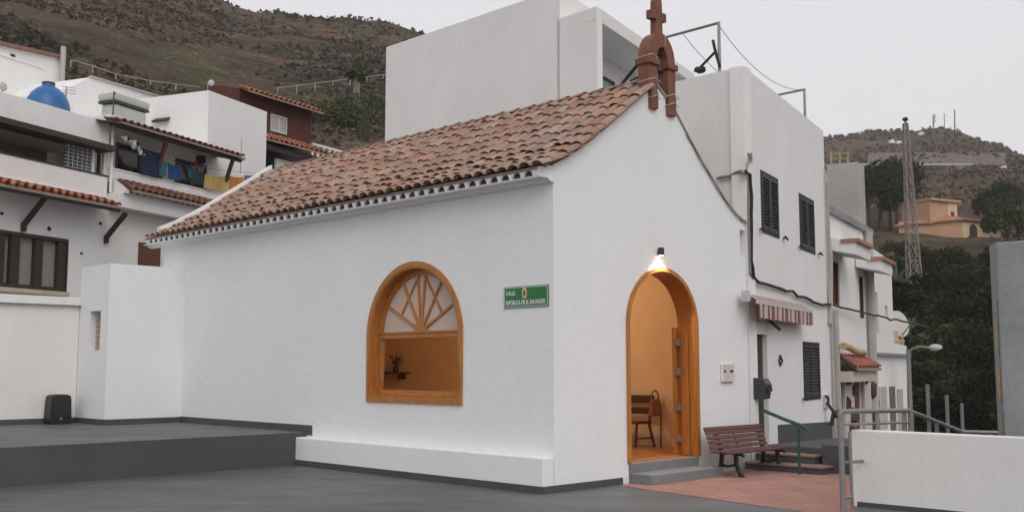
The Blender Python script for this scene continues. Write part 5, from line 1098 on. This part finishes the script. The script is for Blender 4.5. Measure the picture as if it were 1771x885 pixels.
def agave(c, r, label, m=AGV):
    t = MB()
    for i in range(22):
        ph = i * 2.4; el = RND.uniform(.05, 1.25); d = V(math.cos(ph) * math.cos(el), math.sin(ph) * math.cos(el), math.sin(el)); q = c + d * r * RND.uniform(.7, 1.1) - Z * r * .15 * (1.3 - el)
        s = d.cross(Z).normalized() * r * .07; t.add([c - s, c + s, c.lerp(q, .5) + s * 1.2 + Z * .05 * r, q, c.lerp(q, .5) - s * 1.2 + Z * .05 * r, c.lerp(q, .5) - Z * .04 * r], [(0, 1, 2, 4), (4, 2, 3), (0, 4, 5), (1, 5, 2), (4, 3, 5), (2, 5, 3), (0, 5, 1)])
    return tag(t.build('agave', m), label, 'plant')
agave(bx + HA * 1.2 + Z * .25, .75, 'spiky pale plant at the end of the balcony planter')
agave(hc(1545, 484, -.8) + HA * .3, .7, 'spiky plant on the roof corner of the end house')
# ------------------------------------------------------------------ far things: left hill
RWL = mat('basalt_wall', (.030, .028, .027), .95, .0, 2.5, .7, 10, col2=(.075, .070, .066), fine=.25)
def hillwall(pts, h, m, label, name='retaining_wall', th=.6):
    o = [thit(x, y) for x, y in pts]; o = [q[0] for q in o if q]; mb = MB()
    for p, q in zip(o, o[1:]):
        d = (q - p).cross(Z).normalized() * th
        if d.y > 0: d = -d
        mb.hexa([a + Z * dz for dz in (-h, 0) for a in (p, q, q - d, p - d)][:8])
    return o, mb
# stone retaining wall with the hill road railing
o, mb = hillwall([(470, 166), (520, 160), (575, 152), (620, 147), (690, 139)], 3.4, RWL, '')
tag(mb.build('retaining_wall', RWL), 'dark basalt retaining wall of the hill road above the maroon house', 'wall')
def hillrail(pts, label, lift=.1):
    o = [thit(x, y) for x, y in pts]; o = [q[0] for q in o if q]; t = thing('road_barrier', label, 'barrier', o[0]); L = [0]
    mb = MB(); mb.tube([p + Z * (.4 + lift) for p in o], .032, 6); mb.build('rail', GREYT, t)
    for p, q in zip(o, o[1:]):
        n = max(1, int((q - p).length / 2.0))
        mb = MB()
        for k in range(n): r = p.lerp(q, k / n); mb.box(Fr(r, (q - p).normalized(), (q - p).cross(Z)), -.03, .03, -.03, .03, -.4, .40 + lift)
        tag(mb.build('posts', CONCL, t), kind='stuff')
hillrail([(480, 163), (575, 150), (690, 136)], 'pale road barrier on top of the basalt retaining wall')
hillrail([(122, 116), (160, 127), (200, 141), (260, 153), (345, 162)], 'pale road barrier on the hillside above the white roof room')
# tall cactus and green garden plants on the terraces below
def leafcloud(mb, c, rx, rz, n, s, lo=0.0):
    c = Vector(c)
    for i in range(n):
        d = V(RND.gauss(0, 1), RND.gauss(0, 1), RND.gauss(0, 1)).normalized() * (RND.random() ** .4)
        p = c + V(d.x * rx, d.y * rx, d.z * rz)
        u = V(RND.gauss(0, 1), RND.gauss(0, 1), RND.gauss(0, 1)).normalized(); w = u.orthogonal().normalized(); k = s * RND.uniform(.6, 1.4)
        mb.add([p - u * k, p + w * k * .6, p + u * k, p - w * k * .6], [(0, 1, 2, 3)])
LEAFM = mat('garden_leaves', (.028, .040, .012), .8, .0, .4, col2=(.075, .085, .03), island=.5, spec=.04)
LEAFD = mat('dark_tree_leaves', (.011, .018, .007), .9, .0, .3, col2=(.032, .044, .016), island=.5, spec=.04)
LEAFB = mat('olive_tree_leaves', (.028, .036, .012), .9, .0, .3, col2=(.06, .07, .026), island=.5, spec=.04)
LEAFL = mat('light_tree_leaves', (.035, .055, .012), .85, .0, .3, col2=(.08, .11, .03), island=.5, spec=.04)
TRUNK = mat('tree_bark', (.05, .035, .025), .9, .25, 5)
for k, (x, y, r) in enumerate(((585, 205, 1.5), (610, 203, 1.8), (632, 215, 1.6), (560, 212, 1.4), (650, 190, 1.3), (600, 222, 1.2))):
    h = thit(x, y)
    if h:
        t = thing('terrace_bush', ['rounded green bush, leftmost of the row under the retaining wall', 'widest green bush under the retaining wall', 'green bush near the tall white tower wall, lower of two', 'small green bush close to the maroon house corner', 'green bush near the tall white tower wall, upper of two', 'lowest green bush on the terrace between maroon house and tower'][k], 'bush', h[0], 'bushes on the hillside terrace')
        mb = MB(); leafcloud(mb, h[0] + Z * r * .45, r, r * .7, 420, .16); mb.build('foliage', LEAFM, t)
        mb = MB(); mb.tube([h[0] - Z * .3, h[0] + Z * r * .6], .08, 6); mb.build('stem', TRUNK, t)
h = thit(616, 190)
if h:
    t = thing('palm_stump', 'pale dry palm trunk standing before the basalt wall', 'palm', h[0]); mb = MB(); mb.tube([h[0] - Z * .3, h[0] + Z * 1.6, h[0] + Z * 3.0], .38, 8, .25); mb.build('trunk', mat('dry_palm_trunk', (.20, .17, .14), .9, .2, 3), t)
    mb = MB(); leafcloud(mb, h[0] + Z * 3.2, 1.0, .7, 160, .3); mb.build('crown', LEAFM, t)
CACT = mat('cactus_skin', (.018, .028, .013), .85, .2, 3)
for k, (x, y, hh) in enumerate(((620, 243, 1.5), (628, 244, 2.0), (636, 245, 1.7))):
    h = thit(x, y)
    if h:
        mb = MB(); mb.lathe(h[0] - Z * .2, [(.09, 0), (.12, hh * .4), (.11, hh * .85), (.07, hh * .97), (.02, hh)], 8); tag(mb.build('cactus', CACT, smooth=True), ['shortest of three column cacti beside the tall white tower', 'tallest of three column cacti beside the tall white tower', 'column cactus nearest the tall white tower'][k], 'cactus', 'column cacti')
# ------------------------------------------------------------------ right side: valley trees, orange house, pylon, masts
def make_tree(name, mleaf, h, r, seed, n=1500, s=.22, shape=1.0):
    global RND
    keep = RND; RND = random.Random(seed); t = thing(name, None, None, (0, 0, 0))
    mb = MB(); top = V(RND.uniform(-.3, .3), RND.uniform(-.3, .3), h * .62); mb.tube([V(0, 0, -.5), top * .5, top], .22, 7, .09)
    cl = []
    for i in range(9):
        ph = i * 2.4 + RND.random(); e = RND.uniform(.1, 1.2); q = V(math.cos(ph) * math.cos(e) * r * .75, math.sin(ph) * math.cos(e) * r * .75, h * .45 + math.sin(e) * h * .42 * shape); cl.append(q); b = top * RND.uniform(.45, .95); mb.tube([b, b.lerp(q, .55) + Z * .2, q], .08, 5, .03)
    mb.build('trunk', TRUNK, t)
    mb = MB()
    for q in cl + [top + Z * h * .2]: leafcloud(mb, q, r * RND.uniform(.34, .55), h * RND.uniform(.13, .22), n // 10, s)
    mb.build('crown', mleaf, t); RND = keep; return t
protos = [make_tree('valley_tree', LEAFD, 7, 3.4, 1), make_tree('valley_tree', LEAFB, 6, 3.8, 2), make_tree('valley_tree', LEAFD, 8.5, 3.0, 3), make_tree('valley_tree', LEAFL, 5, 2.8, 4)]
used = [False] * 4; cnt = 0
TL = ['dark round tree in the valley thicket beyond the street lamp', 'broad olive green tree in the valley thicket beyond the street lamp', 'tall dark tree in the valley thicket beyond the street lamp', 'light green tree among the dark valley thicket']
def put_tree(k, p, sc, rz):
    global cnt
    o = protos[k] if not used[k] else copy_tree(protos[k]); used[k] = True
    o.location = p; o.rotation_euler = (0, 0, rz); o.scale = (sc, sc, sc); tag(o, TL[k], 'tree', 'trees of the valley thicket'); cnt += 1
def tree_at(x, r, k, sc):
    phi = math.atan((x - 885.5) / FPX); put_tree(k, tpos(phi, r), sc, RND.uniform(0, 6.28))
for r in (54, 58, 62, 66, 70, 74, 79, 84, 89, 94, 99):
    x = 1500 + RND.uniform(0, 14)
    while x < 1830:
        k = RND.choice((0, 0, 1, 1, 2)) if RND.random() > .05 else 3
        tree_at(x, r + RND.uniform(-1.5, 1.5), k, RND.uniform(.55, .85) * (.9 if r < 70 else 1.0 if r < 80 else .62))
        x += RND.uniform(36, 60) * 66 / r
for x, r, k, sc in ((1545, 138, 2, 1.15), (1525, 142, 1, 1.1), (1510, 135, 0, 1.1), (1558, 150, 2, 1.2), (1530, 160, 0, 1.1), (1735, 150, 0, .9), (1755, 145, 2, .9), (1768, 135, 1, .9), (1722, 165, 1, .8), (1550, 112, 1, .45), (1575, 108, 0, .42), (1600, 108, 0, .4), (1625, 107, 1, .42), (1655, 103, 0, .36), (1685, 103, 1, .36), (1748, 118, 3, .9), (1770, 120, 3, .85), (1725, 106, 3, .5), (1705, 104, 0, .36)):
    tree_at(x, r, k, sc)
# orange house on the far slope
OD = 122.0
q = at(1640, 410, OD); oa = math.radians(62); OFr = Fr(V(q.x, q.y, 0), V(math.sin(oa), math.cos(oa) * -.55, 0), V(-.55, -.84, 0))
OFr = Fr(V(at(1664, 410, OD).x, OD, 0), V(.90, .44, 0), V(.44, -.90, 0)); OL = Fr(OFr.o, V(-.93, .37, 0), V(-.37, -.93, 0))
def oz(y, d=OD): return at(1640, y, d).z
OH = thing('orange_house', 'orange rendered house with tiled roof on the far slope', 'house', OFr.w(0, 0, oz(412)))
zb, ze = oz(420), oz(378)
mb = MB(); mb.v = [Vector((p.x, p.y, z)) for z in (zb - 3, ze) for p in (OL.w(6.9, 0, 0), OFr.o, OFr.w(6.6, 0, 0), OL.w(6.9, 0, 0) + OFr.a * 6.6)]
mb.f = [(0, 1, 2, 3), (4, 5, 6, 7), (0, 1, 5, 4), (1, 2, 6, 5), (2, 3, 7, 6), (3, 0, 4, 7)]; mb.build('wall', TERRA, OH)
mb = MB(); mb.box(OFr, .15, 6.45, .002, .04, zb, ze - .35); mb.build('wall', TERRAY, OH)
mb = MB(); mb.v = [OL.w(7.3, .25, ze - .4), OFr.w(.2, .6, ze + .05), OFr.w(5.8, .6, ze - .15), OFr.w(5.4, -4, ze + .9), OL.w(4.4, -2.5, ze + 1.0), OFr.w(1.0, -3.6, ze + 1.15)]
mb.add([OL.w(7.4, .3, ze - .45), OFr.w(0, .5, ze + .0), OFr.w(.2, -3.6, ze + 1.1), OL.w(5.5, -3.4, ze + .6)], [(0, 1, 2, 3)])
mb.add([OFr.w(-.1, .5, ze + .0), OFr.w(7.3, .5, ze - .1), OFr.w(6.8, -4, ze + .85), OFr.w(.2, -3.7, ze + 1.12)], [(0, 1, 2, 3)])
mb.v = mb.v[6:]; mb.f = [tuple(i - 6 for i in f) for f in mb.f]
N = len(mb.v); mb.v += [v - Z * .18 for v in mb.v]; mb.f += [tuple(i + N for i in reversed(f)) for f in mb.f] + [(0, 1, N + 1, N), (4, 5, N + 5, N + 4), (5, 6, N + 6, N + 5), (3, 0, N, N + 3)]
mb.build('roof', mat('salmon_roof_tile', (.36, .15, .09), .85, .0, 3, .3, 8, col2=(.46, .22, .14)), OH)
tz1 = oz(347, OD + 3)
mb = MB(); mb.box(OFr, -2.6, 1.9, -6.5, -2.2, ze - .5, tz1 - .3); tw = mb.build('tower_room', TERRA, OH)
mb = MB(); mb.box(OFr, .3, 1.88, -2.19, -2.15, ze + .3, tz1 - .35); mb.build('tower_wall', TERRAY, tw)
mb = MB(); mb.box(OFr, -2.7, 2.3, -6.8, -1.8, tz1 - .299, tz1 - .05); mb.build('tower_roof', TERRA, tw)
mb = MB(); mb.box(OFr, .8, 1.3, -2.149, -2.12, ze + .65, ze + 1.15); mb.build('window', DKWOOD, tw)
mb = MB(); mb.panel(OFr, arch(1.2, 2.5, zb + .3, ze - 1.2, 8), [], .041, .06); mb.build('window', DKWOOD, OH)
for a in (3.4, 5.3):
    mb = MB(); mb.box(OFr, a, a + .5, .041, .06, ze - 1.5, ze - .7); mb.build('window', MIDWOOD, OH)
mb = MB(); mb.box(OFr, 6.65, 9.4, -3, -.4, zb - 3.2, zb - .4); mb.box(OFr, 6.61, 9.6, -3.2, -.2, zb - .39, zb - .2); mb.build('garage', TERRAY, OH)
# lattice pylon
PYM = mat('weathered_pylon_steel', (.27, .23, .20), .7, .15, 4)
pd = 78.0; pb = at(1578, 462, pd); pt_ = at(1568, 214, pd)
PY = thing('lattice_pylon', 'tall slender lattice pylon in front of the orange house', 'pylon', pb)
axis = V(pb.x + .12, pb.y, 0); h0, h1 = pb.z - 2.5, pt_.z
def pc(i, f):
    w = .50 * (1 - f) + .15 * f; s = ((-1, -1), (1, -1), (1, 1), (-1, 1))[i % 4]; return V(axis.x - .22 * f + s[0] * w * .9, axis.y + s[1] * w, h0 + (h1 - h0) * f)
for i in range(4):
    mb = MB(); mb.bar(pc(i, 0), pc(i, 1), .075, .075); mb.build('leg', PYM, PY)
mb = MB(); nb = 11; fs_ = [1 - (1 - k / nb) ** 1.25 for k in range(nb + 1)]
for k in range(nb):
    for i in range(4): mb.bar(pc(i, fs_[k]), pc(i + 1, fs_[k + 1]), .038, .038); mb.bar(pc(i + 1, fs_[k]), pc(i, fs_[k + 1]), .05, .05); mb.bar(pc(i, fs_[k + 1]), pc(i + 1, fs_[k + 1]), .06, .06)
mb.build('bracing', PYM, PY)
mb = MB(); q = V(axis.x - .22, axis.y, h1); mb.tube([q, q + Z * .5], .06, 6); mb.blob(q + Z * .35, .25, .2, 1, (1, 1, .7)); mb.build('beacon', BLACKP, PY)
# radio masts on the summit
for k, (x, y0, y1, w) in enumerate(((1614, 198, 222, .35), (1633, 196, 222, .22), (1651, 190, 228, .3))):
    d = 408; b = at(x, y1 + 4, d); t_ = at(x, y0, d); M_ = thing('radio_mast', ['radio mast with drum aerials, leftmost on the right hill summit', 'thinnest radio mast on the right hill summit, middle of three', 'tallest radio mast on the right hill summit'][k], 'mast', b, 'masts on the summit')
    mb = MB(); mb.tube([b - Z * 3, t_], w, 6, w * .7); mb.build('mast', mat('reddish_mast_paint', (.16, .10, .09), .7, .2, 1) if k == 2 else PYM, M_)
    if k == 0:
        for z_ in (.55, .75, .9): mb = MB(); p = b.lerp(t_, z_); mb.lathe(p + V(.3, -.5, 0), [(.5, -.3), (.55, 0), (.5, .3)], 10, (0.3, -1, 0)); mb.build('drum_aerial', CL['white'], M_)
# road cut and small white sheds on the far hill
ROADC = mat('reddish_road_cut', (.105, .068, .054), .95, .0, .2, .6, 1, col2=(.14, .09, .072), fine=.2)
o = [thit(x, 272, 60) for x in range(1440, 1760, 20)]
mb = MB(); oo = [q[0] for q in o if q]
def fol(y0, y1, x0, x1, m, name, label, lift, cat, th=.5, step=14):
    mb = MB(); A = []
    for x in range(x0, x1, step):
        p = thit(x, y0, 60); q = thit(x, y1, 60)
        if p and q: A.append((p[0], q[0]))
    for (p, q), (p2, q2) in zip(A, A[1:]):
        u_ = V(0, -lift, lift * .6); mb.add([p + u_, q + u_, q2 + u_, p2 + u_, p - u_ * 2, q - u_ * 2, q2 - u_ * 2, p2 - u_ * 2], [(0, 1, 2, 3), (4, 7, 6, 5), (0, 4, 5, 1), (3, 2, 6, 7), (0, 3, 7, 4), (1, 5, 6, 2)])
    return tag(mb.build(name, m, center=False), label, cat, kind='structure')
fol(267, 289, 1500, 1745, ROADC, 'road_cutting', 'reddish cutting above the road on the far hill', .6, 'hillside')
fol(290, 293, 1440, 1690, mat('pale_road_edge', (.30, .25, .21), .9, .1, .5), 'hill_road', 'pale road edge across the far hill', 1.3, 'road')
for k, (x, y) in enumerate(((1544, 247), (1556, 249), (1595, 234), (1738, 293), (1675, 455))):
    h = thit(x, y, 60)
    if h:
        s = h[1] / 620; mb = MB(); F_ = Fr(h[0], V(.95, .3, 0), V(.3, -.95, 0)); mb.panel(F_, [(-1.4 * s, -.5), (1.4 * s, -.5), (1.4 * s, 1.4 * s), (0, 2.0 * s), (-1.4 * s, 1.4 * s)], [], -2 * s, 0); tag(mb.build('hut', WHITE3), ['tiny white hut on the far hill, left of a close pair', 'tiny white hut on the far hill, right of a close pair', 'tiny white hut just below the summit', 'tiny white hut right of the road cutting', 'small white hut low in the trees by the orange house'][k], 'hut')
# scaffold frame seen above the roof room and tall bare mast
sf = at(1452, 290, 60.0); SCF = thing('roof_scaffold', 'yellowish scaffold frame seen over the terraced house roof', 'scaffold', sf)
mb = MB()
for x in (1437, 1452, 1466): mb.bar(at(x, 296, 60), at(x, 262, 60), .12, .12)
for y in (266, 275, 284): mb.bar(at(1437, y, 60), at(1466, y, 60), .07, .07)
mb.build('frame', YELL, SCF)
# street lamp
ldp = 30.0
lb_ = at(1575, 760, ldp); lt_ = at(1571, 604, ldp)
SL = thing('street_lamp', 'grey street lamp with a single arm beyond the end house', 'street lamp', V(lb_.x, lb_.y, lb_.z - 1))
mb = MB(); mb.tube([V(lb_.x, lb_.y, lb_.z - 1.5), lt_], .085, 10, .06); mb.build('pole', STEEL, SL)
mb = MB(); e_ = at(1608, 601, ldp - .5); mb.tube([lt_ - Z * .25, lt_ + (e_ - lt_) * .15 + Z * .0, lt_ + (e_ - lt_) * .5 + Z * .06, e_], .035, 8); mb.build('arm', STEEL, SL)
mb = MB(); f_ = at(1628, 600, ldp - .7); d = f_ - e_; mb.blob((e_ + f_) / 2, .13, .05, 2, (1.5, .9, .75)); mb.build('lamp_head', CL['white'], SL, smooth=True)

# ------------------------------------------------------------------ thin evening haze over the valley
HZM = bpy.data.materials.new('evening_haze'); HZM.use_nodes = True; n_ = HZM.node_tree.nodes
n_.remove(n_['Principled BSDF']); pv = n_.new('ShaderNodeVolumePrincipled'); pv.inputs['Density'].default_value = .00045; pv.inputs['Color'].default_value = (.95, .93, .93, 1)
HZM.node_tree.links.new(pv.outputs[0], n_['Material Output'].inputs['Volume'])
zmin = min(v.co.z for v in bpy.data.objects['terrain'].data.vertices) + bpy.data.objects['terrain'].location.z
mb = MB(); mb.box(Fr((0, 0, 0), (1, 0, 0), (0, 1, 0)), -720, 720, -720, 720, zmin - 1, 190)
mb.build('haze', HZM, kind='stuff', label='thin even evening haze over the valley', cat='haze', center=False)
